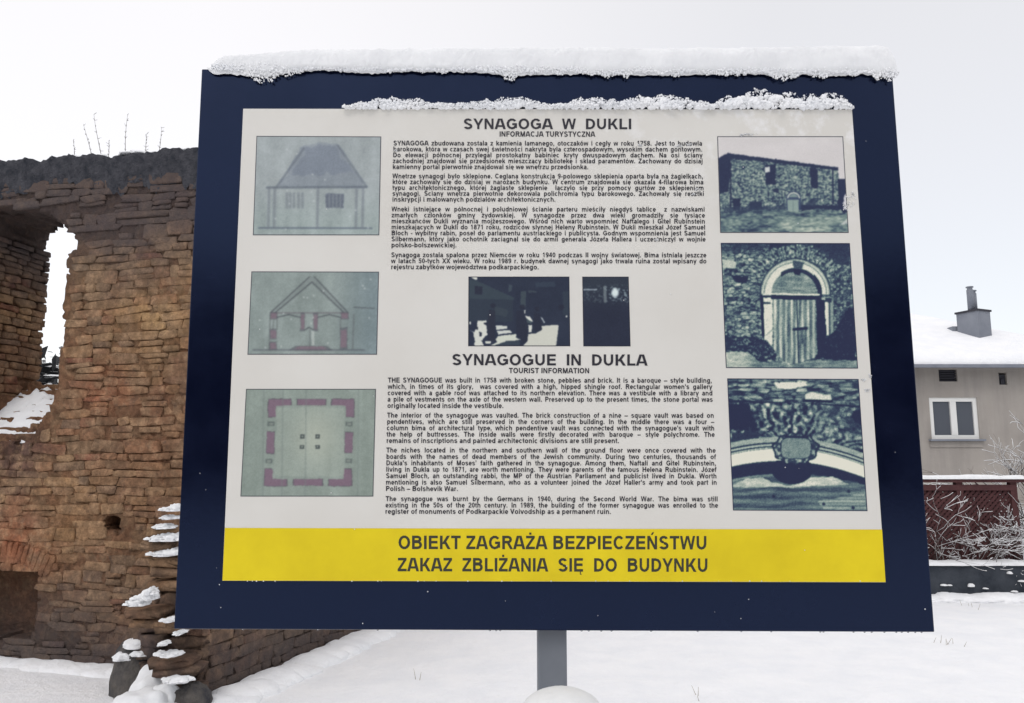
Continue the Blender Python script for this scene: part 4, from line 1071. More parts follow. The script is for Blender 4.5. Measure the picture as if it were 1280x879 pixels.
# ------------------------------------------------------------------ printed pictures
def sm(e0, e1, x): t = np.clip((x - e0) / (e1 - e0), 0, 1); return t * t * (3 - 2 * t)
class Pic:
    def __init__(s, quad, org, k, res=1.5):
        """quad: corners TL TR BR BL in zoomed-view units; org,k: view origin and scale -> photograph pixels"""
        s.q = np.array(quad, float); s.org = org; s.k = k
        w_ = (s.q[1, 0] - s.q[0, 0]) / k; h_ = (s.q[3, 1] - s.q[0, 1]) / k
        s.nx, s.ny = int(w_ * res), int(h_ * res)
        u, v_ = np.meshgrid((np.arange(s.nx) + 0.) / (s.nx - 1), np.arange(s.ny) / (s.ny - 1.)); s.u, s.v = u, v_
        P = ((1 - u) * (1 - v_))[..., None] * s.q[0] + (u * (1 - v_))[..., None] * s.q[1] + (u * v_)[..., None] * s.q[2] + ((1 - u) * v_)[..., None] * s.q[3]
        s.X, s.Y = P[..., 0], P[..., 1]; s.g = np.zeros_like(s.X); s.rgb = None
    def n(s, fx, fy, seed, o=4): return fbm(np.stack([s.X / fx, s.Y / fy, 0 * s.X], -1), seed, o)
    def poly(s, pts, val, wob=0, seed=1, fr=20, a=1):
        X, Y = s.X, s.Y
        if wob: X = X + wob * s.n(fr, fr, seed, 3); Y = Y + wob * s.n(fr, fr, seed + 50, 3)
        m = inpoly(X, Y, pts); s.put(m * 1.0 * a, val); return m
    def put(s, m, val):
        if s.rgb is not None and hasattr(val, '__len__') and len(np.shape(val)) == 1: val = np.array(val, float)
        if s.rgb is not None: s.rgb = s.rgb * (1 - m[..., None]) + m[..., None] * val
        else: s.g = s.g * (1 - m) + m * val
    def seg(s, x0, y0, x1, y1, w_, val, a=1, soft=None):
        dx, dy = x1 - x0, y1 - y0; L = dx * dx + dy * dy; t = np.clip(((s.X - x0) * dx + (s.Y - y0) * dy) / L, 0, 1)
        d_ = np.hypot(s.X - x0 - t * dx, s.Y - y0 - t * dy); soft = soft or w_; s.put(a * (1 - sm(w_ / 2, w_ / 2 + soft, d_)), val)
    def stones(s, sx_, sy_, seed, rot=0, jit=.8):
        c, q = math.cos(rot), math.sin(rot); X = (s.X * c + s.Y * q) / sx_; Y = (-s.X * q + s.Y * c) / sy_
        X = X + .25 * s.n(sx_ * 1.5, sy_ * 1.5, seed + 9, 2); i = np.floor(X); j = np.floor(Y); f1 = np.full(X.shape, 9.); f2 = f1.copy(); cr_ = np.zeros_like(X)
        def hh(a, b, k): v_ = np.sin(a * 127.1 + b * 311.7 + k * 74.7 + seed * 13.3) * 43758.5453; return v_ - np.floor(v_)
        for di in (-1, 0, 1):
            for dj in (-1, 0, 1):
                a, b = i + di, j + dj; dx = a + .5 + jit * (hh(a, b, 1) - .5) - X; dy = b + .5 + jit * (hh(a, b, 2) - .5) - Y
                d_ = np.maximum(abs(dx), abs(dy)) * .6 + .4 * np.hypot(dx, dy); m = d_ < f1
                f2 = np.where(m, f1, np.minimum(f2, d_)); cr_ = np.where(m, hh(a, b, 3), cr_); f1 = np.where(m, d_, f1)
        return cr_, sm(.02, .22, f2 - f1)
    def blur(s, arr, r):
        k = np.exp(-np.arange(-int(3 * r), int(3 * r) + 1.) ** 2 / (2. * r * r)); k /= k.sum(); h = len(k) // 2
        for ax in (0, 1):
            p_ = np.pad(arr, [(h, h) if a == ax else (0, 0) for a in range(arr.ndim)], 'edge')
            arr = sum(w_ * np.take(p_, np.arange(i, i + arr.shape[ax]), ax) for i, w_ in enumerate(k))
        return arr
    def finish(s, duo=True, border=(40, 45, 62), soft=1, grain=.05, pale=False):
        if s.rgb is None: s.g = s.blur(s.g, soft) + grain * s.n(5, 5, 91, 2) * 2 if soft else s.g
        elif soft: s.rgb = s.blur(s.rgb, soft) + (s.n(4, 4, 92, 2) * 130 * grain)[..., None]
        if s.rgb is None:
            st = [0, .25, .5, .75, 1]; c = np.array([(27, 34, 66), (46, 62, 84), (98, 120, 120), (160, 172, 160), (218, 216, 200)], float); g = np.clip((s.g - .4) * 1.3 + .43, 0, 1)
            rgb = np.stack([np.interp(g, st, c[:, k]) for k in range(3)], -1)
        else:
            rgb = s.rgb
            if pale: gy = rgb.mean(-1, keepdims=True); rgb = (gy + (rgb - gy) * .55) * 1.0 + 7
        wpx = (s.q[1, 0] - s.q[0, 0]) / s.k; hpx = (s.q[3, 1] - s.q[0, 1]) / s.k
        dd = np.minimum(np.minimum(s.u, 1 - s.u) * wpx, np.minimum(s.v, 1 - s.v) * hpx); e = (dd < .8)[..., None]
        rgb = np.where(e, np.array(border, float), rgb)
        lin = np.clip(s2l(np.clip(rgb, 0, 255)) / LIT, 0, .95)
        PX = s.org[0] + s.X / s.k; PY = s.org[1] + s.Y / s.k
        r0 = (PX - CXP) / FPX; b = -(PY - CYP) / FPX; ry = CP - SP * b; rz = SP + CP * b; kk = D / ry
        V = np.stack([r0 * kk, np.full_like(r0, D - .0006), EYE + rz * kk], -1).reshape(-1, 3)
        idx = np.arange(s.nx * s.ny).reshape(s.ny, s.nx); F = np.stack([idx[:-1, :-1], idx[1:, :-1], idx[1:, 1:], idx[:-1, 1:]], -1).reshape(-1, 4)[:, ::-1]
        o = mk_np('picture', V, F, M['print'], sheet)
        a = o.data.color_attributes.new('print', 'FLOAT_COLOR', 'POINT'); a.data.foreach_set('color', np.concatenate([lin.reshape(-1, 3), np.ones((lin.size // 3, 1))], -1).astype(np.float32).ravel())
        return o
M['print'] = newmat('colour_print', (.3, .3, .3), .5, .35); m = M['print']; a_ = N(m, 'ShaderNodeAttribute'); a_.attribute_name = 'print'; LK(m, a_.outputs['Color'], B(m).inputs['Base Color'])

def pic_elevation():
    p = Pic([(87, 57), (529, 59), (522, 409), (74, 409)], (290, 150), 2.835); p.rgb = np.ones(p.X.shape + (3,)) * np.array((142, 157, 158.))
    n = p.n(60, 90, 1); n2 = p.n(14, 14, 2); st = p.n(22, 400, 3); p.rgb += (n * 16 + n2 * 7 + st * 9)[..., None]
    p.rgb += (sm(200, 420, p.Y) * 1.)[..., None] * np.array((-6, 2, -4.))
    p.poly([(255, 88), (372, 82), (470, 238), (165, 240)], (92, 110, 138), 14, 4, 24, .34); p.poly([(265, 95), (365, 95), (435, 190), (205, 195)], (80, 98, 132), 16, 14, 26, .32)
    hat = .5 + .5 * np.sin(p.X * .9); m = inpoly(p.X, p.Y, [(240, 95), (380, 90), (470, 238), (165, 240)]); p.put(m * .16 * hat, (60, 75, 110))
    for s_ in ((255, 100, 160, 236), (375, 90, 476, 236)): p.seg(*s_, 3, (72, 88, 112), .55, 5)
    p.seg(125, 240, 478, 238, 4, (70, 88, 108), .7, 4); p.seg(95, 383, 495, 384, 2, (60, 80, 110), .8, 3)
    for x in (132, 152, 305, 442, 465): p.seg(x, 242, x - 3, 382, 3, (88, 100, 118), .5, 6)
    p.poly([(332, 262), (396, 262), (396, 312), (332, 312)], (66, 80, 108), 3, 5, 10, .75)
    for x in (345, 358, 371, 384): p.seg(x, 264, x, 310, 2, (130, 148, 150), .5, 2)
    for x in (195, 207, 220, 236, 250): p.seg(x, 262, x, 310, 4, (98, 112, 125), .6, 5)
    for q in range(14): r = random.Random(q); p.seg(*(lambda a, b: (a, b, a + 1, b + 1))(r.uniform(100, 500), r.uniform(70, 400)), 2, (185, 195, 195), .7, 3)
    p.finish(border=(70, 72, 80), soft=1.2, pale=True)
def pic_section():
    p = Pic([(69, 537), (521, 538), (514, 832), (55, 832)], (290, 150), 2.835); p.rgb = np.ones(p.X.shape + (3,)) * np.array((122, 143, 136.))
    p.rgb += (p.n(70, 90, 11) * 16 + p.n(12, 12, 12) * 6 + p.n(20, 300, 13) * 7)[..., None]; p.rgb += sm(330, 520, p.X)[..., None] * np.array((-22, -16, -4.))
    R_ = (122, 90, 108); K = (52, 62, 72)
    p.poly([(275, 556), (292, 556), (412, 682), (392, 684), (282, 580), (160, 684), (138, 684)], (84, 96, 100), 3, 3, 16, .22)
    for a in ((275, 556, 138, 682), (283, 575, 152, 684), (292, 556, 412, 684), (284, 575, 398, 684)): p.seg(*a, 2, K, .75, 2)
    for q in ([(136, 683), (160, 683), (160, 706), (136, 706)], [(386, 683), (412, 683), (412, 706), (386, 706)], [(136, 742), (158, 742), (158, 776), (136, 776)], [(133, 788), (158, 788), (158, 815), (133, 815)],
              [(384, 742), (408, 736), (408, 810), (384, 810)], [(243, 686), (258, 686), (258, 746), (243, 746)], [(289, 686), (304, 686), (304, 746), (289, 746)], [(230, 802), (330, 802), (352, 817), (205, 817)]): c_ = np.array(q, float).mean(0); p.poly(((np.array(q, float) - c_) * 1.12 + c_).tolist(), (66, 70, 84), 2, 4, 12, .6); p.poly(((np.array(q, float) - c_) * .86 + c_).tolist(), R_, 2, 4, 12, .85)
    p.seg(138, 684, 412, 684, 2, (80, 62, 80), .6, 2)
    for x0, x1, yy in ((160, 243, 690), (304, 386, 690), (258, 289, 735)):
        xm = (x0 + x1) / 2; p.seg(x0, yy + 10, xm, yy, 2, K, .8, 2); p.seg(xm, yy, x1, yy + 10, 2, K, .8, 2)
    for s_ in ((136, 684, 132, 815), (160, 706, 160, 742), (148, 706, 146, 742), (384, 706, 384, 740), (276, 745, 276, 802), (432, 690, 428, 810)): p.seg(*s_, 2, (75, 85, 90), .55, 3)
    p.seg(75, 815, 470, 815, 2, (60, 66, 84), .7, 2); p.seg(432, 664, 505, 668, 2, K, .6, 2)
    p.poly([(282, 746), (292, 746), (292, 800), (282, 800)], (190, 200, 190), 2, 9, 9, .5)
    for q in range(16): r = random.Random(q + 50); p.seg(*(lambda a, b: (a, b, a + 1, b + 1))(r.uniform(80, 500), r.uniform(550, 820)), 2, (190, 200, 195), .7, 3)
    p.finish(border=(70, 72, 80), soft=1.2, pale=True)
def pic_plan():
    p = Pic([(90, 53), (619, 53), (608, 491), (67, 491)], (280, 470), 3.257); p.rgb = np.ones(p.X.shape + (3,)) * np.array((124, 145, 130.))
    p.rgb += (p.n(90, 110, 21) * 14 + p.n(14, 14, 22) * 6 + p.n(25, 400, 23) * 9)[..., None]
    m = inpoly(p.X + 8 * p.n(40, 40, 8), p.Y + 8 * p.n(40, 40, 9), [(215, 130), (490, 130), (490, 410), (205, 410)]); p.put(m * .3, (160, 174, 152))
    m = sm(140, 0, np.hypot(p.X - 375, (p.Y - 250) * .8)); p.put(m * .45, (178, 184, 152))
    R_ = (122, 84, 110)
    for q in ([(180, 94), (275, 94), (275, 120), (211, 120), (211, 168), (180, 168)], [(297, 94), (415, 94), (415, 120), (297, 120)], [(438, 94), (531, 94), (531, 168), (497, 168), (497, 120), (438, 120)],
              [(175, 226), (206, 226), (204, 316), (172, 316)], [(493, 229), (525, 229), (523, 313), (491, 313)], [(167, 378), (198, 378), (198, 420), (258, 420), (258, 449), (164, 449)],
              [(283, 420), (403, 420), (403, 447), (281, 447)], [(427, 420), (489, 420), (489, 378), (521, 378), (521, 449), (425, 449)]):
        qq = np.array(q, float); c_ = qq.mean(0); p.poly(((qq - c_) * 1.035 + c_).tolist(), (72, 56, 78), 3, 7, 14, .75); p.poly(((qq - c_) * .95 + c_).tolist(), R_, 3, 7, 14, .9)
    for x, y in ((320, 247), (381, 247), (318, 289), (381, 289)): p.poly([(x - 9, y - 8), (x + 9, y - 8), (x + 9, y + 8), (x - 9, y + 8)], (52, 66, 68)); p.poly([(x - 4, y - 4), (x + 4, y - 4), (x + 4, y + 4), (x - 4, y + 4)], (110, 128, 112))
    for x, y in ((192, 195), (184, 347), (510, 196), (508, 346)): p.poly([(x - 14, y - 9), (x + 14, y - 9), (x + 14, y + 9), (x - 14, y + 9)], (72, 90, 86), 3, 3, 9, .75); p.poly([(x - 8, y - 4), (x + 8, y - 4), (x + 8, y + 4), (x - 8, y + 4)], (118, 132, 120))
    for x in (162, 240, 335, 548): p.seg(x, 56, x - 4, 488, 2, (98, 118, 112), .4, 4)
    p.finish(border=(70, 74, 78), soft=1, pale=True)
def pic_ruin():
    p = Pic([(10, 18), (1108, 18), (1157, 860), (36, 860)], (895, 168), 6.976)
    p.rgb = np.ones(p.X.shape + (3,)) * np.array((203, 199, 197.)) + (p.n(120, 60, 3) * 6)[..., None]
    pal = lambda g: np.stack([np.interp(np.clip(g, 0, 1), [0, .25, .5, .75, 1], [q[k] for q in ((28, 36, 68), (46, 62, 86), (96, 118, 118), (152, 166, 154), (205, 206, 190))]) for k in range(3)], -1)
    c_, e_ = p.stones(26, 15, 5); wallg = .34 + .30 * c_ * e_ + .14 * p.n(70, 70, 4) + .62 * p.n(12, 10, 5, 3)
    lum = .34 + .30 * p.n(150, 26, 6) + .38 * p.n(26, 9, 7, 4) + .2 * sm(690, 740, p.Y) * sm(400, 700, p.X) + .08
    wm_ = inpoly(p.X, p.Y + 4 * p.n(20, 20, 1), [(14, 212), (102, 165), (1068, 290), (1062, 320), (1075, 400), (1135, 390), (1175, 640), (1175, 880), (20, 880)])
    p.rgb = np.where(wm_[..., None], pal(wallg), p.rgb)
    gm = inpoly(p.X, p.Y + 10 * p.n(40, 40, 2), [(20, 680), (330, 650), (560, 650), (740, 680), (900, 640), (1180, 700), (1180, 900), (20, 900)]); p.rgb = np.where(gm[..., None], pal(lum), p.rgb)
    dk = lambda pts, v_=.05, wob=8, a=1, sd=3: p.rgb.__setitem__(slice(None), np.where((inpoly(p.X + wob * p.n(18, 18, sd), p.Y + wob * p.n(18, 18, sd + 7), pts))[..., None], p.rgb * (1 - a) + a * pal(v_ + 0 * p.X + .06 * p.n(12, 12, 4)), p.rgb))
    dk([(16, 212), (102, 166), (132, 200), (128, 250), (108, 500), (22, 520)]); dk([(102, 165), (1068, 290), (1066, 318), (860, 292), (600, 262), (420, 235), (180, 225), (100, 200)], .08, 10)
    dk([(425, 272), (518, 262), (520, 442), (432, 436)]); dk([(816, 290), (888, 300), (888, 476), (828, 466)]); dk([(145, 560), (214, 556), (210, 660), (145, 665)]); dk([(120, 250), (134, 250), (134, 650), (120, 650)])
    dk([(1012, 310), (1024, 310), (1030, 610), (1014, 610)], .1, 3); dk([(1060, 395), (1130, 390), (1165, 680), (1110, 690), (1050, 600), (1070, 560)]); dk([(730, 610), (900, 620), (1050, 615), (1120, 660), (1040, 660), (880, 650), (740, 675)], .07, 14)
    dk([(290, 600), (345, 580), (400, 600), (410, 640), (330, 665), (290, 650)], .12, 18); dk([(500, 470), (545, 470), (548, 515), (505, 505)], .1, 12); dk([(60, 640), (600, 620), (610, 650), (60, 690)], .17, 20, .7); dk([(780, 600), (880, 570), (870, 620), (790, 640)], .14, 16, .8)
    p.poly([(425, 286), (466, 284), (468, 330), (428, 333)], (196, 200, 196))
    d_ = np.hypot(p.X - 676, (p.Y - 562)); m = (d_ < 66) & (p.Y < 565) | (abs(p.X - 676) < 62) & (p.Y >= 560) & (p.Y < 660); p.put(m * 1., (40, 54, 88)); m = ((d_ < 58) & (d_ > 44) & (p.Y < 560)); p.put(m * 1., (180, 188, 176)); m = (d_ < 40) & (p.Y < 548); p.put(m * 1., (120, 140, 138))
    p.poly([(622, 570), (718, 572), (718, 680), (628, 668)], (140, 158, 150), 3); p.seg(672, 575, 672, 672, 3, (90, 112, 118), .8)
    p.seg(655, 600, 690, 600, 50, (120, 140, 138), .3)
    p.poly([(1125, 520), (1190, 480), (1190, 700), (1105, 650), (1110, 570)], (206, 205, 206), 16)
    p.poly([(1080, 790), (1110, 760), (1150, 740), (1150, 780)], (200, 202, 196), 14, 5, 14, .8)
    p.finish(border=(72, 74, 84))
def pic_portal():
    p = Pic([(15, 20), (880, 22), (935, 862), (50, 858)], (898, 300), 5.36); X, Y = p.X, p.Y
    c_, e_ = p.stones(52, 24, 3); p.g = .22 + .42 * c_ ** .7 * e_ + .4 * p.n(16, 8, 4, 3) + .12 * p.n(120, 100, 5)
    c2, e2 = p.stones(22, 16, 8); rt = sm(680, 740, X); p.g = p.g * (1 - rt) + rt * (.14 + .5 * c2 * e2 + .15 * p.n(9, 9, 6, 3))
    dark = sm(130, 20, Y + 20 * p.n(40, 40, 7)); p.g = p.g * (1 - dark * .55) ; p.poly([(330, 20), (470, 20), (420, 100), (370, 110)], .1, 20)
    p.poly([(640, 20), (880, 20), (890, 170), (730, 150), (640, 100)], .13, 20, 3, 30, .7)
    A = np.arctan2(360 - Y, X - 515); R_ = np.hypot(X - 515, (Y - 360) * 1.0)
    fan = (R_ > 235) & (R_ < 330 + 30 * p.n(20, 20, 3)) & (Y < 250); fg = .42 + .2 * np.sin(A * 60 + 9 * p.n(40, 40, 9)) + .5 * p.n(12, 12, 5, 3); p.put(fan * .8, fg)
    p.poly([(80, 235), (200, 250), (190, 290), (120, 280)], .06, 8); p.poly([(30, 130), (120, 150), (110, 190), (30, 190)], .72, 8)
    # arch
    an = ((R_ < 236) & (R_ > 160) & (Y < 365)) | ((X > 296) & (X < 362) & (Y >= 360) & (Y < 700)); p.put(an * 1., .84 - .2 * sm(200, 236, R_) * (Y < 365) + .08 * p.n(14, 14, 3))
    rr = ((X > 708) & (X < 770) & (Y >= 385) & (Y < 640)); p.put(rr * 1., .55 + .3 * (X < 742)); 
    p.put(((abs(R_ - 208) < 4) & (Y < 362)) * .7, .35); p.put(((R_ > 228) & (R_ < 240) & (Y < 380)) * .8, .18)
    p.poly([(280, 370), (300, 370), (308, 672), (290, 640)], .05, 3)
    inn = ((R_ < 160) & (Y < 372)); p.put(inn * 1., .50 + .22 * p.n(60, 10, 4) + .12 * p.n(10, 8, 5)); p.put(((R_ < 172) & (R_ > 146) & (Y < 330) & (X > 420)) * .9, .08)
    p.put(((R_ < 180) & (R_ > 150) & (X > 640) & (Y < 380)) * 1., .1)
    p.poly([(495, 135), (575, 150), (560, 200), (545, 235), (505, 225)], .3, 6); p.poly([(500, 195), (560, 200), (545, 238), (508, 232)], .04, 4)
    p.poly([(345, 358), (680, 362), (680, 374), (345, 368)], .86, 2); p.poly([(352, 370), (690, 376), (690, 404), (352, 398)], .07, 2)
    wood = .5 + .16 * np.sin(X * .17 + .6 * p.n(40, 300, 6)) + .26 * p.n(14, 120, 7) + .1 * p.n(8, 8, 8); mk_ = inpoly(X, Y, [(362, 398), (648, 402), (662, 770), (640, 792), (500, 835), (440, 815), (372, 735)]); p.put(mk_ * 1., wood + .05)
    p.seg(526, 405, 536, 820, 4, .1, .9); 
    for x in (400, 440, 480, 570, 610): p.seg(x, 405, x + 6, 790, 2, .25, .5, 3)
    p.poly([(655, 402), (712, 404), (722, 640), (690, 780), (662, 770)], .06, 5); p.seg(505, 600, 590, 592, 9, .05); p.seg(560, 610, 562, 690, 8, .14, .7)
    p.poly([(290, 372), (358, 372), (358, 388), (290, 388)], .12, 3); p.poly([(290, 418), (350, 418), (350, 430), (290, 430)], .12, 3); p.poly([(712, 388), (760, 390), (758, 420), (712, 416)], .2, 4)
    p.seg(320, 640, 362, 600, 3, .4, .8); p.seg(742, 420, 745, 640, 5, .1, .8)
    # bushes and ground
    sp_ = .10 + .38 * (p.n(9, 9, 12, 3) > .22); m = inpoly(X + 22 * p.n(26, 26, 3), Y + 22 * p.n(26, 26, 4), [(40, 650), (210, 640), (330, 680), (390, 760), (380, 820), (260, 810), (200, 760), (50, 740)]); p.put(m * 1., sp_)
    m = inpoly(X + 22 * p.n(30, 30, 5), Y + 22 * p.n(30, 30, 6), [(650, 790), (700, 680), (790, 600), (850, 480), (900, 450), (930, 860), (700, 800)]); p.put(m * 1., .05 + .25 * (p.n(12, 9, 13, 3) > .42))
    m = inpoly(X + 14 * p.n(30, 30, 7), Y + 14 * p.n(30, 30, 8), [(40, 745), (200, 752), (280, 830), (400, 822), (500, 838), (660, 800), (940, 810), (940, 880), (40, 880)]); p.put(m * 1., .48 + .25 * p.n(40, 12, 15) + .2 * sm(300, 100, X))
    p.finish(border=(30, 38, 66))
def pic_keystone():
    p = Pic([(25, 16), (865, 20), (922, 864), (62, 860)], (904, 470), 5.113); X, Y = p.X, p.Y
    c_, e_ = p.stones(95, 26, 4); p.g = .10 + .42 * c_ * e_ + .5 * p.n(40, 10, 5, 4) + .12
    m = Y > 168; A = np.arctan2(620 - Y, X - 450); R_ = np.hypot(X - 450, Y - 620)
    fan = .34 + .22 * np.sin(A * 34 + 8 * p.n(80, 50, 6)) + .2 * np.sin(A * 75 + 9 * p.n(40, 30, 16)) * p.n(60, 60, 3) + .55 * p.n(22, 20, 7, 4); p.put(m * 1., fan)
    c2, e2 = p.stones(34, 26, 9); rt = m * sm(560, 640, X) * sm(480, 300, Y); p.put(rt * .6, .15 + .6 * c2 * e2)
    p.poly([(20, 175), (165, 180), (185, 260), (215, 300), (215, 350), (100, 345), (30, 350)], .05, 14); p.poly([(830, 220), (900, 220), (910, 320), (860, 310), (820, 270)], .06, 12); p.poly([(160, 320), (250, 380), (200, 400), (60, 410), (60, 370), (150, 360)], .15, 16)
    p.poly([(320, 42), (520, 38), (540, 60), (430, 85), (350, 82)], .85, 7); p.poly([(525, 115), (560, 105), (690, 125), (690, 156), (520, 152)], .8, 7); p.poly([(30, 152), (880, 190), (880, 205), (700, 190), (500, 175), (30, 170)], .08, 5); p.poly([(510, 150), (700, 155), (700, 170), (510, 168)], .05, 3)
    # stone arch band, centre below
    cy = 2130; yc = lambda y0: None
    def arcb(yt, th, val, sag, x0=-50, x1=1000):
        yy = yt + ((X - 440) / 440.) ** 2 * sag + (X - 440) * .055; mm = (Y > yy) & (Y < yy + th); p.put(mm * 1., val)
    arcb(392, 330, .5, 72); arcb(392, 38, .62 + .12 * p.n(30, 8, 3), 72); arcb(426, 9, .12, 72); arcb(437, 10, .7, 72); arcb(450, 8, .15, 72)
    arcb(458, 100, .9 + .05 * p.n(30, 20, 4), 75); arcb(462, 6, .45, 75); arcb(545, 8, .25, 72)
    arcb(552, 76, .07, 70); 
    gy = 628 + ((X - 440) / 440.) ** 2 * 62; mm = Y > gy + 10 * p.n(40, 40, 8); p.put(mm * 1., .36 + .16 * p.n(120, 14, 9) + .16 * np.sin(Y * .12 + 3 * p.n(160, 60, 10)) * .5)
    m = inpoly(X + 10 * p.n(30, 30, 2), Y + 10 * p.n(30, 30, 1), [(60, 690), (160, 655), (260, 650), (310, 680), (400, 700), (480, 690), (560, 650), (700, 640), (800, 690), (700, 700), (400, 712), (60, 712)]); p.put(m * 1., .72 + .2 * p.n(40, 10, 3))
    m = inpoly(X + 14 * p.n(40, 30, 12), Y + 8 * p.n(40, 30, 11), [(600, 800), (900, 750), (920, 850), (640, 850)]); p.put(m * .5, .7 + .2 * np.sin(Y * .3))
    m = (np.hypot((X - 440) / 130, (Y - 600) / 92) < 1) & (Y > 540); p.put(m * 1., .04)
    for x, y in ((322, 770), (640, 818), (828, 842), (800, 738)): p.seg(x, y, x + 3, y + 2, 8, .03)
    # cartouche
    r_ = np.hypot((X - 462) / 142, (Y - 465) / 98); ang = np.arctan2(Y - 465, X - 462); rr = r_ * (1 + .05 * np.sin(ang * 11) + .05 * p.n(20, 20, 5)); p.put((rr < 1.) * 1., .42 + .42 * np.sin(ang * 9 + 6 * p.n(30, 30, 6)) * (.6) + .1 * p.n(10, 10, 2))
    p.put(((rr > .95) & (rr < 1.04)) * .9, .08); rb = (abs(X - 465) / 94) ** 4 + (abs(Y - 462) / 66) ** 4; p.put((rb < 1.25) * 1., .1); p.put((rb < 1.) * 1., .5 + .08 * p.n(14, 14, 6))
    p.seg(400, 388, 540, 392, 10, .06, .9, 5); p.finish(border=(30, 38, 66))
def pic_group():
    p = Pic([(34, 28), (1226, 28), (1236, 850), (30, 850)], (582, 343), 9.452, 1.7); X, Y = p.X, p.Y
    p.rgb = np.ones(X.shape + (3,)) * np.array((38, 52, 88.)) + (p.n(160, 120, 1) * 8 + p.n(20, 20, 2) * 4)[..., None]
    P_ = p.poly
    P_([(40, 60), (120, 70), (580, 280), (560, 300), (40, 290)], (62, 82, 104), 6, a=.8); P_([(40, 290), (560, 300), (560, 560), (40, 560)], (52, 70, 96), 8, a=.6); P_([(105, 140), (200, 145), (195, 240), (108, 236)], (34, 44, 78), 4)
    P_([(650, 200), (715, 200), (710, 400), (650, 380)], (74, 92, 110), 8, a=.8); P_([(820, 95), (1050, 90), (1060, 150), (840, 155)], (54, 72, 104), 12, a=.8); P_([(735, 190), (840, 200), (840, 215), (740, 215)], (84, 100, 116), 8, a=.6)
    P_([(510, 120), (555, 130), (540, 200), (505, 210)], (78, 96, 116), 8, a=.7); P_([(1150, 200), (1215, 200), (1215, 480), (1150, 480)], (56, 74, 100), 8, a=.6); P_([(340, 380), (500, 420), (480, 500), (350, 480)], (70, 86, 106), 14, a=.5)
    W = (204, 206, 196)
    P_([(55, 32), (138, 32), (138, 68), (110, 62)], W, 2)
    P_([(135, 550), (245, 550), (252, 720), (200, 770), (185, 795), (215, 845), (110, 850), (100, 700), (45, 655), (100, 690), (130, 640)], W, 12)
    P_([(215, 570), (250, 570), (245, 600), (215, 590)], (40, 50, 82), 4); P_([(160, 680), (195, 690), (185, 740), (165, 735)], (40, 50, 82), 6); P_([(115, 610), (145, 620), (145, 655), (120, 650)], (40, 50, 82), 6)
    P_([(355, 605), (492, 610), (488, 645), (365, 655)], (196, 200, 192), 3); P_([(368, 668), (520, 662), (552, 690), (385, 712)], (196, 200, 192), 3); P_([(345, 770), (390, 730), (600, 708), (596, 750), (655, 775), (480, 790), (330, 845), (290, 845), (375, 800)], (198, 202, 188), 6)
    P_([(230, 792), (298, 792), (295, 815), (235, 822)], W, 5); P_([(480, 790), (640, 778), (640, 840), (340, 845)], (64, 84, 108), 5, a=.7)
    P_([(740, 705), (830, 700), (900, 660), (900, 610), (1098, 596), (1070, 848), (680, 848), (730, 790)], (197, 198, 186), 5); P_([(690, 485), (760, 500), (795, 560), (770, 560), (735, 530)], W, 5); P_([(740, 600), (785, 600), (780, 685), (745, 685)], W, 4); P_([(715, 520), (785, 560), (780, 585), (730, 575)], (90, 112, 124), 4, a=.7)
    P_([(690, 425), (708, 420), (706, 468), (695, 460)], W, 2); P_([(885, 505), (905, 510), (942, 578), (925, 575)], (170, 178, 180), 3); P_([(1180, 485), (1200, 485), (1200, 508), (1185, 508)], W, 2); P_([(45, 560), (62, 560), (62, 595), (45, 590)], W, 3); P_([(850, 395), (868, 398), (868, 418), (855, 415)], (120, 132, 144), 2)
    for x, y, r in ((325, 370, 30), (670, 385, 30), (845, 410, 30), (1130, 390, 34)):
        m = np.hypot(X - x, Y - y) < r; p.put(m * .8, (30, 38, 72))
    P_([(280, 420), (350, 430), (350, 780), (260, 790), (262, 540)], (38, 46, 78), 6, a=.9); P_([(600, 430), (690, 430), (735, 600), (730, 780), (690, 820), (600, 700)], (34, 44, 78), 6, a=.9); P_([(810, 440), (880, 470), (905, 650), (830, 690), (800, 600)], (34, 44, 78), 6, a=.9)
    p.rgb = p.rgb * (np.array((.78, .76, .68)) + (1 - np.array((.78, .76, .68))) * sm(60, 190, p.rgb.mean(-1))[..., None])
    p.finish(border=(30, 32, 48))
def pic_light():
    p = Pic([(808, 82), (1105, 82), (1117, 528), (815, 528)], (570, 330), 5.12, 1.7); X, Y = p.X, p.Y
    p.rgb = np.ones(X.shape + (3,)) * np.array((33, 44, 80.)) + (p.n(60, 60, 1) * 4)[..., None]
    up = sm(330, 120, Y); p.put(up * .35, (70, 88, 104)); sp_ = (p.n(9, 8, 3, 3) > .18) * sm(270, 215, Y + 12 * p.n(30, 30, 4)) * sm(120, 160, Y); p.put(sp_ * .75 * (.5 + .5 * sm(900, 1000, X)), (150, 170, 176))
    p.put(sm(34, 12, np.hypot(X - 1018, (Y - 185) * .8)) * .95, (214, 226, 222)); p.seg(952, 150, 955, 240, 12, (150, 164, 168), .6, 8); p.seg(820, 165, 900, 165, 4, (170, 182, 190), .8)
    p.rgb = p.rgb * (np.array((.78, .76, .68)) + (1 - np.array((.78, .76, .68))) * sm(60, 190, p.rgb.mean(-1))[..., None])
    p.finish(border=(30, 32, 48))
for fn in (pic_elevation, pic_section, pic_plan, pic_ruin, pic_portal, pic_keystone, pic_group, pic_light): fn()

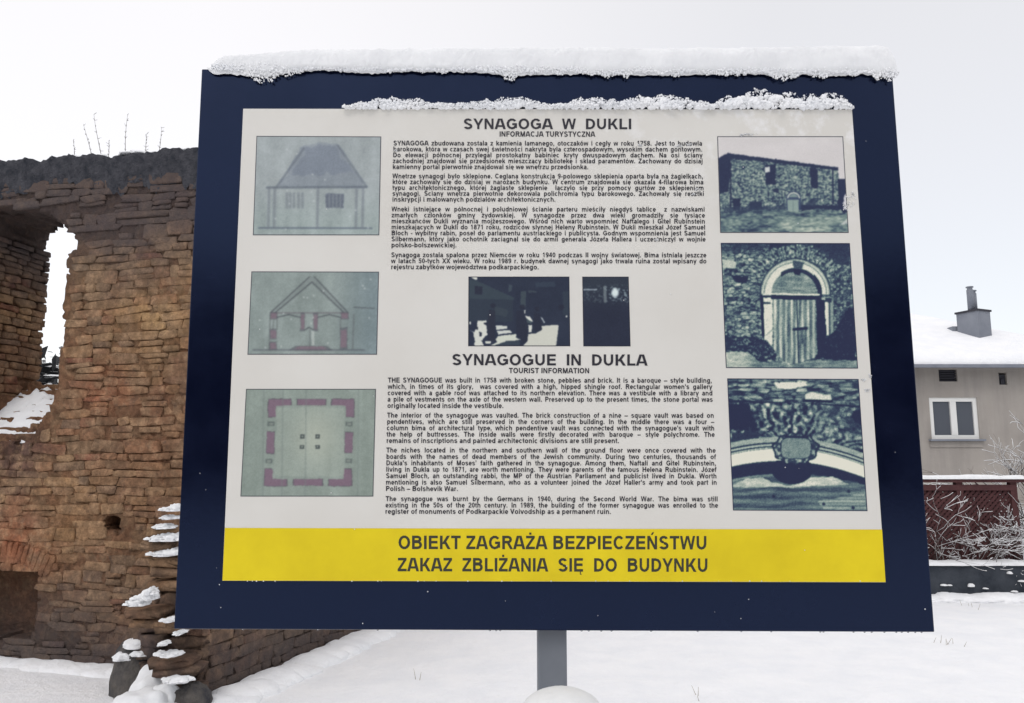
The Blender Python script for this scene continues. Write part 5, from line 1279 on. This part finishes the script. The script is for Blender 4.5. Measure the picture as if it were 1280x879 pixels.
# ------------------------------------------------------------------ snow on the sign
def ridge():
    n, m_ = 700, 40; x0, x1 = at(259, 90, D).x, at(1124, 92, D).x
    ztl, ztr = at(251, 85, D).z, at(1117, 90, D).z
    yc = D + PF + .024
    U_ = np.linspace(0, 1, n); Tt = np.linspace(0, 1, m_)
    uu_, tt = np.meshgrid(U_, Tt, indexing='ij'); x = x0 + (x1 - x0) * uu_
    e = np.minimum(1, np.sqrt(np.clip(1 - np.clip((.030 - uu_) / .030, 0, 1) ** 2, 0, 1))) * np.minimum(1, np.sqrt(np.clip(1 - np.clip((uu_ - .98) / .02, 0, 1) ** 3, 0, 1)))
    e = np.maximum(e, .02)
    H = (.072 + .018 * uu_ + .010 * fbm(np.stack([x * 2.0, 0 * x, 0 * x], -1), 3, 3)) * e
    H = H * (.62 + .38 * np.clip(uu_ / .14, 0, 1))
    th = np.pi * (tt * 1.16 - .08)                              # from below the front edge, over, to the back
    W_ = .037 * (1 + .15 * fbm(np.stack([x * 4, 0 * x, 0 * x], -1), 6, 2)) * (.35 + .65 * e)
    sn_ = np.sin(th); cs_ = np.cos(th)
    zt = ztl + (ztr - ztl) * uu_
    y = yc - W_ * np.sign(cs_) * np.abs(cs_) ** .7
    z = zt - .004 + H * np.sign(sn_) * np.abs(sn_) ** .75
    # ragged fringe hanging over the front face
    fr = .012 + .012 * fbm(np.stack([x * 14, 0 * x, 0 * x], -1), 9, 4, .75) + .008 * np.clip(fbm(np.stack([x * 5, 0 * x + 3, 0 * x], -1), 10, 2), 0, 1)
    fr = fr + .014 * np.exp(-((uu_ - .07) / .05) ** 2) + .004 * np.exp(-((uu_ - .985) / .02) ** 2)
    low = tt < .075; z = np.where(low, zt - fr * (1 - tt / .075) * np.minimum(1, e * 1.4), z)
    y = np.where(low, D + PF - .008 - .004 * (tt / .075), y)
    P = np.stack([x, y, z], -1); d1 = fbm(P * 26, 11, 3) * .0035 + fbm(P * 110, 12, 2) * .0022
    P[..., 1] += -np.sign(cs_) * np.abs(cs_) * d1; P[..., 2] += d1 * (.4 + np.abs(sn_))
    V = P.reshape(-1, 3); idx = np.arange(n * m_).reshape(n, m_)
    F = np.stack([idx[:-1, :-1], idx[1:, :-1], idx[1:, 1:], idx[:-1, 1:]], -1).reshape(-1, 4)
    tris = np.concatenate([F[:, [0, 1, 2]], F[:, [0, 2, 3]]])
    rng = np.random.default_rng(5); L = [(V, tris)]
    tag(mk_np('snow_ridge', V, tris, M['fluff'], smooth=True), 'thick rounded cap of snow along the top edge of the information board', 'snow'); L = []
    v1, f1 = ICO1; vn = np.clip(fbm(np.stack([x[:, 0] * 30, 0 * x[:, 0], 0 * x[:, 0]], -1), 17, 3, .8) * 1.9, -.5, 1.1)
    for k in range(5000):
        i = rng.integers(4, n - 4); f_ = fr[i, 0] * min(1, e[i, 0] * 1.4)
        c_ = np.array([x[i, 0] + rng.normal() * .003, D + PF - .008 - rng.random() * .006, zt[i, 0] - f_ * (rng.random() ** .8 * (1.5 + 1.0 * vn[i]) - .4) + .002])
        L.append((v1 * rng.uniform(.0012, .0036) * (1 + .25 * rng.normal(size=v1.shape)) + c_, f1))
    Vj, Fj = join(L); tag(mk_np('snow_fringe', Vj, Fj, M['crystal'], smooth=True), 'ragged fringe of snow crystals hanging under the snow cap of the board', 'snow', kind='stuff')
    # crumbs on the second, lower ledge: fluffy clumps along the sheet's upper edge
    L = []; v2, f2 = ICO2
    for k in range(900):
        px = 432 + 632 * rng.random(); h_ = float(np.interp(px, [430, 445, 470, 490, 520, 560, 590, 640, 652, 680, 690, 720, 735, 770, 800, 840, 880, 890, 915, 950, 970, 1000, 1030, 1055, 1066], [1, 6, 12, 13, 10, 4, 7, 12, 14, 5, 4, 10, 12, 9, 16, 16, 8, 5, 17, 22, 21, 16, 20, 12, 1])) * .8; t = rng.random() * .8
        r_ = .004 + h_ * .00045 * rng.random(); c_ = at(px, 136.5 - t * h_, D); L.append((v2 * r_ * (1 + .12 * rng.normal(size=v2.shape)) + np.array([c_.x, D - .003 + .005 * t, c_.z + r_ * .4]), f2))
    hx = [430, 445, 470, 490, 520, 560, 590, 640, 652, 680, 690, 720, 735, 770, 800, 840, 880, 890, 915, 950, 970, 1000, 1030, 1055, 1066]
    hh = [2, 9, 16, 17, 14, 7, 10, 16, 18, 8, 6, 14, 16, 13, 20, 20, 12, 7, 22, 28, 27, 20, 25, 17, 3]
    hh = [q * .8 for q in hh]
    for k in range(4200):
        px = 430 + 636 * rng.random(); h_ = np.interp(px, hx, hh) * (1 + .25 * float(vnoise(np.array([[px * .12, 0, 0]]), 2)[0])); t = rng.random() ** .8
        if rng.random() < (.35 if px < 700 else 0) * (1 - t): continue
        by = 135.5 if px < 700 else 136
        c_ = at(px, by + 1 - t * h_, D); dep = .004 + .020 * (1 - t) * rng.random() + .004
        r_ = (.0009 + .0042 * rng.random() ** 2) * (1.15 - .5 * t)
        L.append((v1 * r_ * (1 + .35 * rng.normal(size=v1.shape)) + np.array([c_.x, D - dep + .006, c_.z]), f1))
    Vj, Fj = join(L); tag(mk_np('snow_ledge', Vj, Fj, M['crystal'], smooth=True), 'fluffy crumbly snow lying along the upper edge of the white sheet', 'snow')
    L = []
    for (px, py, rx, rz) in ((1063, 252, 5, 9), (1058, 258, 4, 5), (1066, 244, 3, 5), (937, 168, 7, 2), (928, 169, 4, 1.6), (848, 183, 5, 1.6), (862, 181, 4, 1.4), (872, 237, 5, 2), (866, 243, 3, 1.2), (800, 182, 2, 1.2), (495, 188, 2, 1), (820, 300, 2, 1.4), (1080, 475, 3, 2), (1084, 488, 4, 2), (1088, 470, 2, 2)):
        for q in range(16):
            c_ = at(px + rng.normal() * rx * .5, py + rng.normal() * rz * .5, D); L.append((v1 * rng.uniform(.001, .0026) * (1 + .3 * rng.normal(size=v1.shape)) + np.array([c_.x, D - .001, c_.z]), f1))
    for q in range(60):
        px, py = rng.uniform(225, 1160), rng.uniform(100, 785)
        if 300 < px < 1075 and 136 < py < 726 and rng.random() < .6: continue
        c_ = at(px, py, D)
        if not (251 - (py - 85) * .05 + 4 < px < 1117 + (py - 90) * .0756 - 4): continue
        L.append((v1 * rng.uniform(.0008, .002) + np.array([c_.x, D + (PF if not 300 < px < 1075 or py < 136 or py > 727 else 0) - .0005, c_.z]), f1))
    for q in range(26):
        px = rng.uniform(300, 1100); c_ = at(px, 726.5, D); L.append((v1 * rng.uniform(.0012, .0024) + np.array([c_.x, D, c_.z]), f1))
    Vj, Fj = join(L); tag(mk_np('snow_flecks', Vj, Fj, M['fluff'], smooth=True), 'small flecks of snow stuck to the face of the information board', 'snow', kind='stuff')
ridge()
# water drops along the lower edge
M['water'] = newmat('water', (.9, .95, 1), .03, .5); B(M['water']).inputs['Transmission Weight'].default_value = 1; B(M['water']).inputs['IOR'].default_value = 1.33
dm = None
for i, px in enumerate([612, 620, 625, 728, 737, 753, 766, 816, 875, 930, 968, 1030, 1034, 1072, 1086, 1095, 1111, 1126, 1133, 1141, 1150, 1158, 470, 395, 300]):
    c_ = at(px, 787 + 4 * (px - 216) / 954 + 1.3, D)
    if dm is None:
        v_, f_ = ICO2; v_ = v_.copy(); v_[:, 2] = np.where(v_[:, 2] < 0, v_[:, 2] * 1.0, v_[:, 2] * 1.25); o = mk_np('water_drop', v_ * .0034, f_, M['water'], smooth=True); dm = o.data
    else: o = bpy.data.objects.new('water_drop', dm); COL.objects.link(o)
    o.location = (c_.x, D + PF + .02, c_.z); tag(o, 'water drop hanging from the bottom edge of the navy board', 'water drop', 'water drops under the board')

# snow capped bollard in front of the post
bq = at(702, 862, 2.05)
M['concrete'] = mottled('weathered_concrete', (.2, .2, .2), (.32, .32, .31), 10, .9, .5, .005)
mb = MB(); mb.lathe((bq.x, 2.05, 0), [(.11, -.05), (.105, .0), (.09, .05), (.085, bq.z - .09), (.078, bq.z - .06), (.05, bq.z - .05)], 32)
o = mb.build('bollard', M['concrete'], smooth=True); tag(o, 'round concrete bollard before the sign post under a dome of snow', 'bollard')
v_, f_ = blob_np((bq.x, 2.05, bq.z - .062), (.104, .1, .066), 9, ICO4, -.25, amp=.05, fr=1.5)
tag(mk_np('snow_dome', v_, f_, M['fluff'], smooth=True), 'smooth white dome of snow at the foot of the sign post', 'snow')
